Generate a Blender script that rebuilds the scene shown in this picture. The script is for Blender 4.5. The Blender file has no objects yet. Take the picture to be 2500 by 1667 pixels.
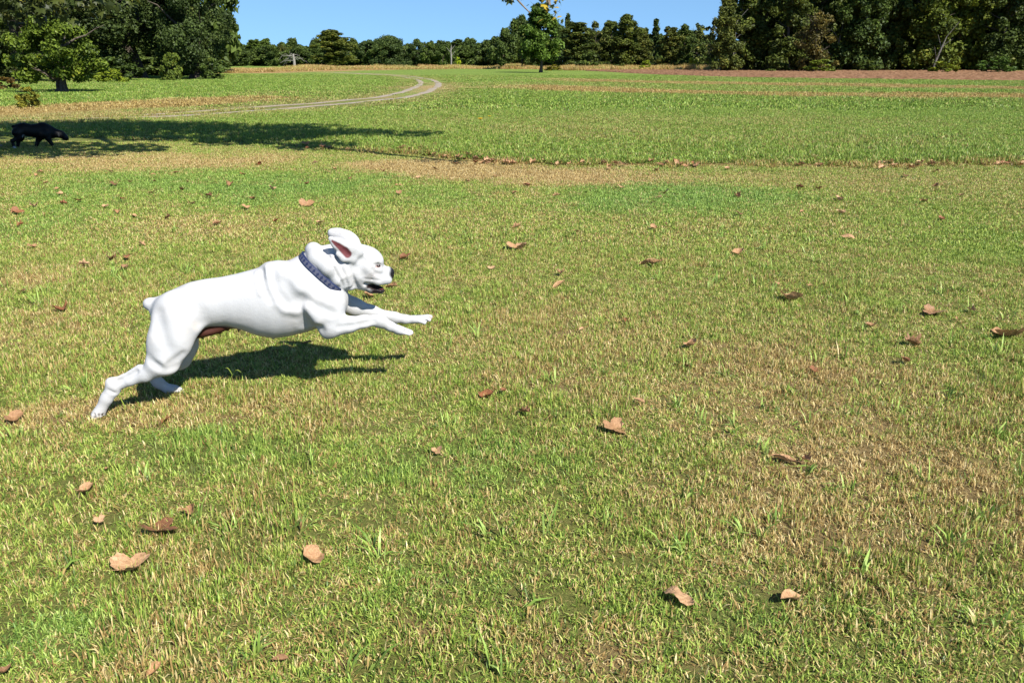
import bpy, math, random
import numpy as np
from mathutils import Vector, Matrix, Euler

# ------------------------------------------------------------------ camera, sky, sun, exposure
scene = bpy.context.scene
cam_data = bpy.data.cameras.new("camera")
cam = bpy.data.objects.new("camera", cam_data)
scene.collection.objects.link(cam)
cam.location = (0.0, 0.0, 1.45)
cam.rotation_euler = (math.radians(90.0 - 19.315), 0.0, 0.0)
cam_data.sensor_width = 36.0
cam_data.lens = 28.0
cam_data.clip_start = 0.05
cam_data.clip_end = 8000.0
scene.camera = cam

SUN_EL, SUN_AZ = math.radians(46.0), (0.64, -0.77)      # horizontal direction towards the sun
_l = math.hypot(*SUN_AZ)
SUN_DIR = Vector((SUN_AZ[0] / _l * math.cos(SUN_EL), SUN_AZ[1] / _l * math.cos(SUN_EL), math.sin(SUN_EL)))
world = bpy.data.worlds.new("World")
scene.world = world
world.use_nodes = True
wn = world.node_tree
bg = wn.nodes["Background"]
sky = wn.nodes.new("ShaderNodeTexSky")
sky.sky_type = 'NISHITA'
sky.sun_disc = False
sky.sun_elevation = SUN_EL
sky.sun_rotation = math.atan2(SUN_DIR.x, SUN_DIR.y)
sky.altitude = 0.0
sky.air_density = 1.0
sky.dust_density = 0.2
sky.ozone_density = 2.0
# clear dry autumn air: the blue of higher sky comes down close to the horizon
wco = wn.nodes.new("ShaderNodeTexCoord")
wma = wn.nodes.new("ShaderNodeVectorMath")
wma.operation = 'MULTIPLY_ADD'
wma.inputs[1].default_value = (1.0, 1.0, 0.84)
wma.inputs[2].default_value = (0.0, 0.0, 0.16)
wnm = wn.nodes.new("ShaderNodeVectorMath")
wnm.operation = 'NORMALIZE'
wn.links.new(wco.outputs["Generated"], wma.inputs[0])
wn.links.new(wma.outputs[0], wnm.inputs[0])
wn.links.new(wnm.outputs[0], sky.inputs[0])
wtn = wn.nodes.new("ShaderNodeMix")
wtn.data_type = 'RGBA'
wtn.blend_type = 'MULTIPLY'
wtn.inputs[0].default_value = 1.0
wtn.inputs[7].default_value = (0.78, 1.0, 1.14, 1.0)
wn.links.new(sky.outputs[0], wtn.inputs[6])
wn.links.new(wtn.outputs[2], bg.inputs[0])
bg.inputs[1].default_value = 0.074
sun_data = bpy.data.lights.new("sun", 'SUN')
sun_data.energy = 5.0
sun_data.angle = math.radians(0.53)
sun_data.color = (1.0, 0.955, 0.88)
sun = bpy.data.objects.new("sun", sun_data)
scene.collection.objects.link(sun)
sun.rotation_euler = SUN_DIR.to_track_quat('Z', 'Y').to_euler()
sun.location = (20, -25, 40)
vs = scene.view_settings
vs.view_transform = 'Standard'
vs.look = 'None'
vs.exposure = 1.02
vs.gamma = 1.0
vs.use_curve_mapping = False
scene.cycles.max_bounces = 6
scene.cycles.diffuse_bounces = 3
scene.cycles.transmission_bounces = 4
scene.cycles.transparent_max_bounces = 4

# ------------------------------------------------------------------ helpers
COLL = scene.collection
RNG = np.random.default_rng(7)


def mesh_from(name, verts, faces, mat=None, smooth=False, attrs=None):
    """verts (n,3), faces (m,k) with one k, attrs {name: per-vertex float or rgb array}"""
    verts = np.ascontiguousarray(verts, dtype=np.float32)
    faces = np.ascontiguousarray(faces, dtype=np.int32)
    k = faces.shape[1]
    me = bpy.data.meshes.new(name)
    me.vertices.add(len(verts))
    me.vertices.foreach_set("co", verts.ravel())
    me.loops.add(faces.size)
    me.loops.foreach_set("vertex_index", faces.ravel())
    me.polygons.add(len(faces))
    me.polygons.foreach_set("loop_start", np.arange(0, faces.size, k, dtype=np.int32))
    me.polygons.foreach_set("use_smooth", np.full(len(faces), smooth, dtype=bool))
    me.update(calc_edges=True)
    for an, av in (attrs or {}).items():
        av = np.asarray(av, dtype=np.float32)
        if av.ndim == 1:
            me.attributes.new(an, 'FLOAT', 'POINT').data.foreach_set("value", av)
        else:
            me.attributes.new(an, 'FLOAT_VECTOR', 'POINT').data.foreach_set("vector", av.ravel())
    if mat:
        me.materials.append(mat)
    return me


def add(name, data, parent=None, loc=None, rotz=None, label=None, cat=None, group=None, kind=None):
    o = bpy.data.objects.new(name, data)
    COLL.objects.link(o)
    if parent is not None:
        o.parent = parent
    if loc is not None:
        o.location = loc
    if rotz is not None:
        o.rotation_euler = (0, 0, rotz)
    tag(o, label, cat, group, kind)
    return o


def tag(o, label=None, cat=None, group=None, kind=None):
    for key, val in (("label", label), ("category", cat), ("group", group), ("kind", kind)):
        if val:
            o[key] = val


class N:
    """small wrapper to write node trees"""

    def __init__(self, name):
        self.m = bpy.data.materials.new(name)
        self.m.use_nodes = True
        self.t = self.m.node_tree
        self.t.nodes.clear()
        self.out = self.t.nodes.new("ShaderNodeOutputMaterial")

    def n(self, kind, **kw):
        nd = self.t.nodes.new(kind)
        for a, b in kw.items():
            setattr(nd, a, b)
        return nd

    def link(self, a, b):
        self.t.links.new(a, b)

    def put(self, sock, v):
        if isinstance(v, bpy.types.NodeSocket):
            self.link(v, sock)
        elif v is not None:
            if isinstance(v, tuple) and len(v) == 3 and sock.type == 'RGBA':
                v = (*v, 1.0)
            sock.default_value = v

    def math(self, op, a, b=None, c=None, clamp=False):
        nd = self.n("ShaderNodeMath", operation=op, use_clamp=clamp)
        for i, v in enumerate((a, b, c)):
            self.put(nd.inputs[i], v)
        return nd.outputs[0]

    def mix(self, f, a, b, mode='MIX'):
        nd = self.n("ShaderNodeMix", data_type='RGBA', blend_type=mode)
        self.put(nd.inputs[0], f)
        self.put(nd.inputs[6], a)
        self.put(nd.inputs[7], b)
        return nd.outputs[2]

    def attr(self, name, kind='GEOMETRY'):
        return self.n("ShaderNodeAttribute", attribute_name=name, attribute_type=kind)

    def noise(self, vec, scale, detail=3.0, rough=0.55, distort=0.0):
        nd = self.n("ShaderNodeTexNoise")
        if vec is not None:
            self.link(vec, nd.inputs["Vector"])
        nd.inputs["Scale"].default_value = scale
        nd.inputs["Detail"].default_value = detail
        nd.inputs["Roughness"].default_value = rough
        nd.inputs["Distortion"].default_value = distort
        return nd

    def ramp(self, fac, stops):
        nd = self.n("ShaderNodeValToRGB")
        self.put(nd.inputs[0], fac)
        el = nd.color_ramp.elements
        while len(el) < len(stops):
            el.new(0.5)
        for e_, (p_, c_) in zip(el, stops):
            e_.position = p_
            e_.color = (*c_, 1.0)
        return nd.outputs[0]

    def remap(self, v, a, b, c=0.0, d=1.0):
        nd = self.n("ShaderNodeMapRange")
        self.put(nd.inputs[0], v)
        for i, q in enumerate((a, b, c, d)):
            nd.inputs[i + 1].default_value = q
        return nd.outputs[0]

    def bump(self, h, strength=0.3, dist=0.01):
        nd = self.n("ShaderNodeBump")
        self.put(nd.inputs["Height"], h)
        nd.inputs["Strength"].default_value = strength
        nd.inputs["Distance"].default_value = dist
        return nd.outputs[0]

    def principled(self, color, rough=0.7, normal=None, spec=0.3, **kw):
        nd = self.n("ShaderNodeBsdfPrincipled")
        self.put(nd.inputs["Base Color"], color)
        self.put(nd.inputs["Roughness"], rough)
        nd.inputs["Specular IOR Level"].default_value = spec
        if normal is not None:
            self.link(normal, nd.inputs["Normal"])
        for a, b in kw.items():
            self.put(nd.inputs[a.replace("_", " ")], b)
        return nd.outputs[0]

    def done(self, shader):
        self.link(shader, self.out.inputs[0])
        return self.m


def leafy(nb, color, trans=0.35, rough=0.6, spec=0.25):
    """thin leaf: gloss and diffuse in front, some light let through"""
    p = nb.principled(color, rough, spec=spec)
    t = nb.n("ShaderNodeBsdfTranslucent")
    nb.put(t.inputs[0], color)
    mx = nb.n("ShaderNodeMixShader")
    mx.inputs[0].default_value = trans
    nb.link(p, mx.inputs[1])
    nb.link(t.outputs[0], mx.inputs[2])
    return nb.done(mx.outputs[0])


def tube(points, radii, sides=8, cap=True, flare=None):
    """tapered tube along points -> verts, quads"""
    P = np.asarray(points, dtype=float)
    n = len(P)
    T = np.gradient(P, axis=0)
    T /= np.linalg.norm(T, axis=1)[:, None] + 1e-9
    ref = np.array([0.0, 1.0, 0.13]) if abs(T[0][1]) < 0.8 else np.array([1.0, 0.1, 0.1])
    V = []
    ang = np.linspace(0, 2 * np.pi, sides, endpoint=False)
    for i in range(n):
        u = np.cross(T[i], ref)
        u /= np.linalg.norm(u) + 1e-9
        w = np.cross(T[i], u)
        V.append(P[i] + radii[i] * (np.cos(ang)[:, None] * u + np.sin(ang)[:, None] * w))
    V = np.concatenate(V)
    Fq = []
    for i in range(n - 1):
        for j in range(sides):
            k = (j + 1) % sides
            Fq.append((i * sides + j, i * sides + k, (i + 1) * sides + k, (i + 1) * sides + j))
    return V, np.array(Fq)


def join_geo(parts):
    V, Fq, o = [], [], 0
    for v, f in parts:
        V.append(v)
        Fq.append(np.asarray(f) + o)
        o += len(v)
    return np.concatenate(V), np.concatenate(Fq)


def vnoise(x, y, seed=0):
    """smooth value noise on arrays, 0..1"""
    x = np.asarray(x, dtype=float)
    y = np.asarray(y, dtype=float)
    xi, yi = np.floor(x).astype(np.int64), np.floor(y).astype(np.int64)
    fx, fy = x - xi, y - yi
    fx, fy = fx * fx * (3 - 2 * fx), fy * fy * (3 - 2 * fy)

    def hsh(a, b):
        h = (a * 374761393 + b * 668265263 + seed * 974634777) & 0x7FFFFFFF
        h = ((h ^ (h >> 13)) * 1274126177) & 0x7FFFFFFF
        return ((h ^ (h >> 16)) & 0xFFFF) / 65535.0
    return (hsh(xi, yi) * (1 - fx) + hsh(xi + 1, yi) * fx) * (1 - fy) + (hsh(xi, yi + 1) * (1 - fx) + hsh(xi + 1, yi + 1) * fx) * fy

# ------------------------------------------------------------------ where things lie on the field, metres
# x, y, width, shape, tone, label
FALLEN = [
    (0.473, 1.880, 0.096, 0, 0.15, 'large pale tan leaf lying flat near the bottom edge of the lawn'),
    (0.791, 1.890, 0.089, 1, 0.2, 'folded tan leaf standing on edge beside the large pale leaf'),
    (-0.610, 2.084, 0.075, 2, 0.3, 'yellowish brown cupped leaf on the lawn, midway along the bottom'),
    (-1.149, 2.040, 0.105, 3, 0.2, 'tan three lobed leaf lying near the bottom left corner'),
    (-1.144, 2.237, 0.108, 3, 0.8, 'reddish brown curled lobed leaf above the tan three lobed leaf'),
    (-1.509, 2.488, 0.071, 2, 0.3, 'light brown leaf half sunk in grass above the reddish curled leaf'),
    (-2.120, 3.093, 0.082, 2, 0.5, "dull brown leaf at the left edge, beside the dog's hind paw"),
    (-1.466, 3.085, 0.063, 1, 0.9, "dark red leaf in the grass below the dog's far hind paw"),
    (-0.113, 3.340, 0.079, 2, 0.95, 'glossy orange brown round leaf standing out in the mid lawn'),
    (0.565, 3.252, 0.066, 1, 0.25, 'small upright tan leaf right of the orange brown leaf'),
    (0.051, 3.133, 0.060, 4, 0.6, 'small dark twisted leaf just right of the orange brown leaf'),
    (0.423, 3.000, 0.101, 3, 0.5, 'large crumpled brown leaf in the middle of the lawn'),
    (1.040, 2.722, 0.097, 1, 0.3, 'long rolled tan leaf slanting across the grass at right'),
    (0.952, 4.004, 0.093, 2, 0.3, 'small curled greyish brown leaf above the upright tan leaf'),
    (2.159, 4.046, 0.099, 4, 0.6, 'dark curled leaf with a light edge at the right of the lawn'),
    (1.987, 3.777, 0.075, 2, 0.8, 'small orange brown leaf just below the dark curled leaf'),
    (2.768, 4.182, 0.200, 3, 0.45, 'broad crumpled brown leaf at the right edge of the lawn'),
    (2.549, 4.618, 0.127, 3, 0.55, 'brown spiky lobed leaf at right above the dark curled leaf'),
    (1.785, 4.907, 0.145, 2, 0.3, 'tan leaf with a dark shadow under it, upper right lawn'),
    (2.064, 4.358, 0.065, 2, 0.5, 'tiny brown leaf left of the brown spiky leaf'),
    (-2.747, 4.672, 0.096, 4, 0.9, "red brown curled leaf left of the dog's tail"),
    (-2.982, 6.038, 0.101, 0, 0.85, "flat red brown leaf above the dog's back, right of a darker one"),
    (-3.086, 6.009, 0.087, 4, 0.6, "dark leaf beside the flat red brown leaf above the dog's rump"),
    (-1.110, 4.060, 0.066, 1, 0.5, "brown folded leaf in the grass under the dog's belly"),
    (-0.812, 5.198, 0.106, 1, 0.4, "tan pointed leaf just under the dog's chin"),
    (-0.928, 4.977, 0.085, 2, 0.4, "tan leaf between the dog's jaw and its forelegs"),
    (0.050, 6.386, 0.171, 3, 0.3, 'tan lobed leaf ahead of the dog, above the others there'),
    (1.045, 5.842, 0.170, 1, 0.35, 'long low tan leaf in the upper middle of the lawn'),
    (0.317, 5.230, 0.124, 1, 0.3, "light tan leaf ahead of the dog's paws"),
    (2.896, 6.792, 0.121, 0, 0.2, 'pale leaf lying alone in the bright upper right lawn'),
    (-2.180, 8.463, 0.157, 3, 0.5, "brown leaf in the green band above the dog's neck"),
    (-0.590, 1.647, 0.040, 1, 0.6, 'dark brown leaf at the bottom edge left of the middle'),
    (-0.897, 1.609, 0.050, 1, 0.4, 'orange tan leaf cut by the bottom edge of the picture'),
    (-1.269, 1.601, 0.037, 2, 0.6, 'brown leaf in the bottom left corner'),
    (-0.820, 6.009, 0.087, 3, 0.81, 'small red brown lobed leaf ahead of the white dog'),
    (0.356, 5.545, 0.081, 4, 0.52, 'small dark brown curled leaf ahead of the white dog'),
    (-0.148, 5.710, 0.064, 3, 0.05, 'small tan lobed leaf ahead of the white dog'),
    (1.792, 6.185, 0.083, 2, 0.38, 'small light brown cupped leaf in the right half of the lawn, left of two'),
    (3.643, 8.858, 0.097, 3, 0.05, 'small tan lobed leaf in the upper right lawn'),
    (3.291, 7.953, 0.105, 2, 0.05, 'small tan cupped leaf in the upper right lawn, middle of three'),
    (4.500, 8.713, 0.105, 1, 0.65, 'small dark brown folded leaf in the upper right lawn'),
    (-2.755, 7.392, 0.073, 4, 0.23, "small tan curled leaf above the white dog's back"),
    (-2.242, 7.541, 0.058, 1, 0.97, "small red brown folded leaf above the white dog's back"),
    (1.491, 3.657, 0.056, 3, 0.9, 'small red brown lobed leaf in the lower right lawn, right of two'),
    (1.120, 2.712, 0.050, 4, 0.39, 'small light brown curled leaf in the lower right lawn'),
    (-1.087, 2.356, 0.044, 4, 0.49, 'small light brown curled leaf in the lower left lawn'),
    (-1.366, 2.296, 0.038, 3, 0.06, 'small tan lobed leaf in the lower left lawn'),
    (-1.507, 2.647, 0.036, 3, 0.56, 'small dark brown lobed leaf in the lower left lawn'),
    (0.661, 4.439, 0.041, 4, 0.88, 'small red brown curled leaf in the right half of the lawn'),
    (0.393, 4.280, 0.044, 1, 0.06, 'small tan folded leaf ahead of the white dog'),
    (-0.042, 3.375, 0.044, 2, 0.87, 'small red brown cupped leaf in the lower middle lawn'),
    (-0.291, 2.794, 0.048, 3, 0.23, 'small tan lobed leaf in the lower middle lawn'),
    (-4.987, 8.001, 0.105, 3, 0.87, 'small red brown lobed leaf in the green band at left'),
    (-5.027, 8.382, 0.101, 4, 0.02, 'small tan curled leaf in the green band at left'),
    (-3.193, 5.802, 0.085, 4, 0.0, "small tan curled leaf left of the white dog's tail, left of two"),
    (-3.953, 6.451, 0.079, 3, 0.5, "small dark brown lobed leaf left of the white dog's tail, right of two"),
    (-2.831, 5.671, 0.077, 2, 0.2, "small tan cupped leaf left of the white dog's tail"),
    (1.810, 5.253, 0.053, 3, 0.32, 'small light brown lobed leaf in the right half of the lawn'),
    (2.013, 5.198, 0.047, 2, 0.32, 'small light brown cupped leaf in the right half of the lawn, right of two'),
    (2.807, 4.654, 0.048, 4, 0.15, 'small tan curled leaf in the right half of the lawn'),
    (2.623, 4.481, 0.036, 1, 0.45, 'small light brown folded leaf in the right half of the lawn'),
    (0.867, 3.704, 0.048, 3, 0.8, 'small red brown lobed leaf in the lower right lawn, left of two'),
    (-6.297, 10.678, 0.076, 4, 0.32, 'small light brown curled leaf on the straw below the black dog, leftmost of three'),
    (-5.827, 10.044, 0.092, 1, 0.8, 'small red brown folded leaf on the straw below the black dog, leftmost of three'),
    (-5.441, 9.587, 0.088, 3, 0.51, 'small dark brown lobed leaf on the straw below the black dog, left of two'),
    (-5.167, 9.167, 0.085, 3, 0.24, 'small tan lobed leaf in the green band at left, left of two'),
    (-4.810, 8.555, 0.079, 4, 0.93, 'small red brown curled leaf in the green band at left, right of two'),
    (-5.041, 8.382, 0.078, 0, 0.09, 'small tan flat leaf in the green band at left'),
    (-5.054, 8.055, 0.075, 4, 0.37, 'small light brown curled leaf in the green band at left, left of two'),
    (-4.576, 7.367, 0.069, 4, 0.95, 'small red brown curled leaf in the green band at left, left of two'),
    (-3.200, 5.816, 0.055, 3, 0.94, "small red brown lobed leaf left of the white dog's tail"),
    (-2.840, 5.669, 0.054, 2, 0.56, "small dark brown cupped leaf left of the white dog's tail"),
    (-3.217, 5.043, 0.048, 3, 0.74, "small dark brown lobed leaf left of the white dog's tail, left of two"),
    (-2.654, 5.093, 0.049, 1, 0.67, "small dark brown folded leaf left of the white dog's tail"),
    (-3.976, 8.016, 0.074, 4, 0.46, 'small light brown curled leaf in the green band at left, right of two'),
    (-3.722, 7.825, 0.073, 3, 0.22, 'small tan lobed leaf in the green band at left, right of two'),
    (-4.278, 8.382, 0.078, 2, 0.11, 'small tan cupped leaf in the green band at left'),
    (-4.936, 9.926, 0.091, 3, 0.69, 'small dark brown lobed leaf on the straw below the black dog, right of two'),
    (-4.776, 10.068, 0.072, 4, 0.38, 'small light brown curled leaf on the straw below the black dog, rightmost of three'),
    (-4.529, 10.165, 0.073, 3, 0.8, 'small red brown lobed leaf on the straw below the black dog'),
    (-4.785, 10.746, 0.076, 0, 0.39, 'small light brown flat leaf on the straw below the black dog'),
    (-4.572, 10.982, 0.078, 1, 0.8, 'small red brown folded leaf on the straw below the black dog, middle of three'),
    (-5.495, 11.068, 0.079, 4, 0.71, 'small dark brown curled leaf on the straw below the black dog'),
    (-3.900, 9.479, 0.087, 2, 0.61, 'small dark brown cupped leaf on the straw below the black dog'),
    (-4.098, 10.165, 0.073, 1, 0.99, 'small red brown folded leaf on the straw below the black dog, rightmost of three'),
    (-3.432, 9.048, 0.083, 4, 0.72, "small dark brown curled leaf above the white dog's back"),
    (-3.427, 8.555, 0.079, 2, 0.15, "small tan cupped leaf above the white dog's back, left of two"),
    (-3.332, 7.678, 0.072, 4, 0.71, 'small dark brown curled leaf in the green band at left'),
    (-2.751, 7.387, 0.069, 3, 0.4, "small light brown lobed leaf above the white dog's back, left of two"),
    (-3.481, 9.903, 0.091, 4, 0.55, 'small dark brown curled leaf short of the shaded bank'),
    (-2.869, 8.856, 0.082, 3, 0.96, "small red brown lobed leaf above the white dog's back"),
    (-2.770, 8.273, 0.077, 3, 0.32, "small light brown lobed leaf above the white dog's back, right of two"),
    (-2.858, 9.554, 0.088, 2, 0.0, 'small tan cupped leaf short of the shaded bank'),
    (-2.548, 9.985, 0.092, 2, 0.42, 'small light brown cupped leaf short of the shaded bank, left of two'),
    (-2.236, 7.502, 0.070, 2, 0.93, "small red brown cupped leaf above the white dog's back"),
    (-3.609, 10.814, 0.077, 3, 0.92, 'small red brown lobed leaf short of the shaded bank, leftmost of three'),
    (-3.710, 11.868, 0.084, 3, 0.99, 'small red brown lobed leaf short of the shaded bank, middle of three'),
    (-1.796, 7.400, 0.069, 2, 0.19, "small tan cupped leaf above the white dog's back, right of two"),
    (-3.075, 6.507, 0.061, 4, 0.16, "small tan curled leaf left of the white dog's tail, right of two"),
    (-6.435, 11.025, 0.078, 4, 0.41, 'small light brown curled leaf on the straw below the black dog, middle of three'),
    (-4.722, 8.689, 0.080, 2, 0.86, 'small red brown cupped leaf in the green band at left'),
    (-4.287, 8.781, 0.081, 0, 0.83, 'small red brown flat leaf in the green band at left'),
    (-4.173, 9.269, 0.085, 3, 0.53, 'small dark brown lobed leaf in the green band at left'),
    (1.292, 9.711, 0.099, 0, 0.26, 'small light brown flat leaf right of the bare strip'),
    (1.779, 9.275, 0.095, 3, 0.55, 'small dark brown lobed leaf in the upper middle lawn'),
    (1.624, 8.889, 0.091, 3, 0.11, 'small tan lobed leaf in the upper middle lawn'),
    (0.506, 9.055, 0.093, 4, 0.28, 'small light brown curled leaf in the upper middle lawn, right of two'),
    (2.541, 9.009, 0.092, 4, 0.45, 'small light brown curled leaf in the upper right lawn'),
    (3.620, 8.816, 0.091, 2, 0.0, 'small tan cupped leaf in the upper right lawn, leftmost of three'),
    (3.296, 7.955, 0.082, 0, 0.2, 'small tan flat leaf in the upper right lawn'),
    (4.496, 8.715, 0.090, 3, 0.93, 'small red brown lobed leaf in the upper right lawn'),
    (4.153, 7.664, 0.079, 2, 0.89, 'small red brown cupped leaf in the upper right lawn'),
    (2.937, 8.052, 0.083, 1, 0.45, 'small light brown folded leaf in the upper right lawn'),
    (2.248, 7.871, 0.081, 3, 0.67, 'small dark brown lobed leaf in the upper right lawn'),
    (1.287, 7.169, 0.075, 2, 0.34, 'small light brown cupped leaf in the upper middle lawn, right of two'),
    (3.480, 9.711, 0.099, 4, 0.79, 'small red brown curled leaf right of the bare strip'),
    (3.685, 9.625, 0.098, 3, 0.59, 'small dark brown lobed leaf right of the bare strip, leftmost of three'),
    (5.190, 9.836, 0.100, 2, 0.74, 'small dark brown cupped leaf right of the bare strip'),
    (5.873, 11.198, 0.091, 3, 0.69, 'small dark brown lobed leaf right of the bare strip, rightmost of three'),
    (5.225, 10.713, 0.087, 3, 0.7, 'small dark brown lobed leaf right of the bare strip, middle of three'),
    (5.098, 9.086, 0.093, 2, 0.04, 'small tan cupped leaf in the upper right lawn, rightmost of three'),
    (2.479, 11.505, 0.093, 0, 0.15, 'small tan flat leaf right of the bare strip'),
    (3.034, 11.432, 0.093, 2, 0.2, 'small tan cupped leaf right of the bare strip'),
    (1.379, 11.505, 0.093, 1, 0.05, 'small tan folded leaf on the bare strip'),
    (2.020, 11.267, 0.091, 4, 0.6, 'small dark brown curled leaf right of the bare strip'),
    (0.188, 9.926, 0.101, 1, 0.89, 'small red brown folded leaf on the bare strip'),
    (0.040, 7.219, 0.075, 4, 0.37, 'small light brown curled leaf in the upper middle lawn, left of two'),
    (0.570, 6.976, 0.073, 2, 0.42, 'small light brown cupped leaf in the upper middle lawn, left of two'),
    (1.434, 7.321, 0.076, 1, 0.79, 'small red brown folded leaf in the upper middle lawn'),
    (-3.718, 11.903, 0.090, 3, 0.94, 'small red brown lobed leaf short of the shaded bank, rightmost of three'),
    (-2.952, 12.154, 0.092, 1, 0.71, 'small dark brown folded leaf short of the shaded bank'),
    (-2.499, 11.390, 0.087, 2, 0.34, 'small light brown cupped leaf short of the shaded bank, right of two'),
    (-1.940, 11.443, 0.087, 0, 0.23, 'small tan flat leaf on the bare strip'),
    (-1.780, 11.129, 0.085, 4, 0.87, 'small red brown curled leaf on the bare strip'),
    (-1.092, 11.416, 0.087, 0, 0.73, 'small dark brown flat leaf on the bare strip'),
    (-0.827, 12.094, 0.092, 3, 0.53, 'small dark brown lobed leaf on the bare strip'),
    (-2.087, 10.323, 0.079, 4, 0.49, 'small light brown curled leaf short of the shaded bank'),
    (-1.232, 10.583, 0.081, 2, 0.05, 'small tan cupped leaf on the bare strip'),
    (-0.567, 10.269, 0.078, 1, 0.53, 'small dark brown folded leaf on the bare strip'),
    (-1.386, 9.819, 0.075, 0, 0.48, 'small light brown flat leaf on the bare strip'),
    (-0.442, 9.232, 0.071, 0, 0.02, 'small tan flat leaf in the upper middle lawn'),
    (0.030, 9.304, 0.071, 4, 0.56, 'small dark brown curled leaf in the upper middle lawn'),
    (-2.542, 9.971, 0.076, 2, 0.6, 'small dark brown cupped leaf short of the shaded bank'),
    (-2.865, 8.831, 0.068, 3, 0.73, "small dark brown lobed leaf above the white dog's back"),
    (-1.300, 9.232, 0.071, 3, 0.56, "small dark brown lobed leaf above the white dog's head"),
    (-0.227, 10.783, 0.082, 3, 0.49, 'small light brown lobed leaf on the bare strip'),
    (-2.537, 11.091, 0.084, 3, 0.25, 'small light brown lobed leaf short of the shaded bank'),
    (-3.751, 14.959, 0.137, 3, 0.55, "dark brown lobed leaf, taller grass edge, behind the white dog's neck"),
    (-3.175, 14.357, 0.107, 2, 0.19, "tan cupped leaf, taller grass edge, behind the white dog's neck"),
    (-3.261, 14.339, 0.127, 3, 0.99, "red brown lobed leaf, taller grass edge, behind the white dog's neck, right of two"),
    (-3.578, 14.345, 0.113, 3, 0.96, "red brown lobed leaf, taller grass edge, behind the white dog's neck, left of two"),
    (-3.326, 14.445, 0.128, 4, 0.29, "light brown curled leaf, taller grass edge, behind the white dog's neck, left of two"),
    (-2.795, 14.062, 0.119, 4, 0.26, "light brown curled leaf, taller grass edge, behind the white dog's neck, right of two"),
    (-3.059, 14.272, 0.079, 3, 0.05, "tan lobed leaf, taller grass edge, behind the white dog's neck"),
    (-1.008, 12.951, 0.090, 4, 0.25, 'light brown curled leaf, taller grass edge, above the bare strip, left of two'),
    (-1.099, 13.027, 0.100, 0, 0.86, 'red brown flat leaf, taller grass edge, above the bare strip'),
    (-1.246, 13.278, 0.116, 2, 0.69, 'dark brown cupped leaf, taller grass edge, above the bare strip'),
    (-1.738, 13.807, 0.118, 1, 0.25, 'light brown folded leaf, taller grass edge, out of the shade'),
    (-1.054, 12.984, 0.109, 0, 0.19, 'tan flat leaf, taller grass edge, above the bare strip'),
    (-1.876, 14.229, 0.125, 0, 0.68, 'dark brown flat leaf, taller grass edge, out of the shade'),
    (-1.942, 14.043, 0.119, 2, 0.55, 'dark brown cupped leaf, taller grass edge, out of the shade, right of two'),
    (-1.355, 13.402, 0.100, 3, 0.45, 'light brown lobed leaf, taller grass edge, above the bare strip'),
    (-1.260, 13.257, 0.080, 0, 0.49, 'light brown flat leaf, taller grass edge, above the bare strip'),
    (-1.152, 13.127, 0.101, 1, 0.92, 'red brown folded leaf, taller grass edge, above the bare strip'),
    (-2.009, 13.939, 0.096, 2, 0.73, 'dark brown cupped leaf, taller grass edge, out of the shade, left of two'),
    (-1.133, 13.179, 0.107, 1, 0.25, 'light brown folded leaf, taller grass edge, above the bare strip'),
    (-1.743, 14.087, 0.090, 3, 0.32, 'light brown lobed leaf, taller grass edge, out of the shade'),
    (-1.988, 14.060, 0.126, 1, 0.09, 'tan folded leaf, taller grass edge, out of the shade'),
    (-0.369, 12.301, 0.080, 3, 0.37, 'light brown lobed leaf, taller grass edge, right of bare strip'),
    (-0.085, 12.195, 0.121, 4, 0.18, 'tan curled leaf, taller grass edge, right of bare strip, rightmost of three'),
    (-0.318, 12.522, 0.125, 3, 0.06, 'tan lobed leaf, taller grass edge, right of bare strip, leftmost of three'),
    (-0.149, 12.269, 0.071, 0, 0.21, 'tan flat leaf, taller grass edge, right of bare strip'),
    (-0.588, 12.820, 0.082, 4, 0.6, 'dark brown curled leaf, taller grass edge, above the bare strip, right of two'),
    (-0.734, 12.556, 0.077, 2, 0.98, 'red brown cupped leaf, taller grass edge, above the bare strip, left of two'),
    (-0.672, 12.989, 0.122, 3, 0.24, 'tan lobed leaf, taller grass edge, above the bare strip, right of two'),
    (0.027, 12.160, 0.079, 4, 0.61, 'dark brown curled leaf, taller grass edge, right of bare strip'),
    (-0.398, 12.544, 0.073, 4, 0.1, 'tan curled leaf, taller grass edge, right of bare strip, leftmost of three'),
    (-0.253, 12.136, 0.100, 4, 0.85, 'red brown curled leaf, taller grass edge, right of bare strip'),
    (-0.269, 12.400, 0.098, 3, 0.78, 'red brown lobed leaf, taller grass edge, right of bare strip'),
    (-0.391, 12.633, 0.099, 2, 0.32, 'light brown cupped leaf, taller grass edge, right of bare strip'),
    (-0.832, 12.680, 0.101, 4, 0.51, 'dark brown curled leaf, taller grass edge, above the bare strip, left of two'),
    (-0.163, 12.373, 0.070, 3, 0.1, 'tan lobed leaf, taller grass edge, right of bare strip, middle of three'),
    (-0.409, 12.330, 0.110, 1, 0.82, 'red brown folded leaf, taller grass edge, right of bare strip'),
    (-0.560, 12.621, 0.122, 4, 0.48, 'light brown curled leaf, taller grass edge, above the bare strip, right of two'),
    (-0.537, 12.196, 0.087, 2, 0.95, 'red brown cupped leaf, taller grass edge, above the bare strip, right of two'),
    (-0.474, 12.843, 0.103, 2, 0.37, 'light brown cupped leaf, taller grass edge, above the bare strip, left of two'),
    (-0.016, 12.205, 0.109, 0, 0.42, 'light brown flat leaf, taller grass edge, right of bare strip'),
    (0.009, 12.117, 0.108, 4, 0.37, 'light brown curled leaf, taller grass edge, right of bare strip'),
    (-0.125, 12.440, 0.083, 3, 0.06, 'tan lobed leaf, taller grass edge, right of bare strip, rightmost of three'),
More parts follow.
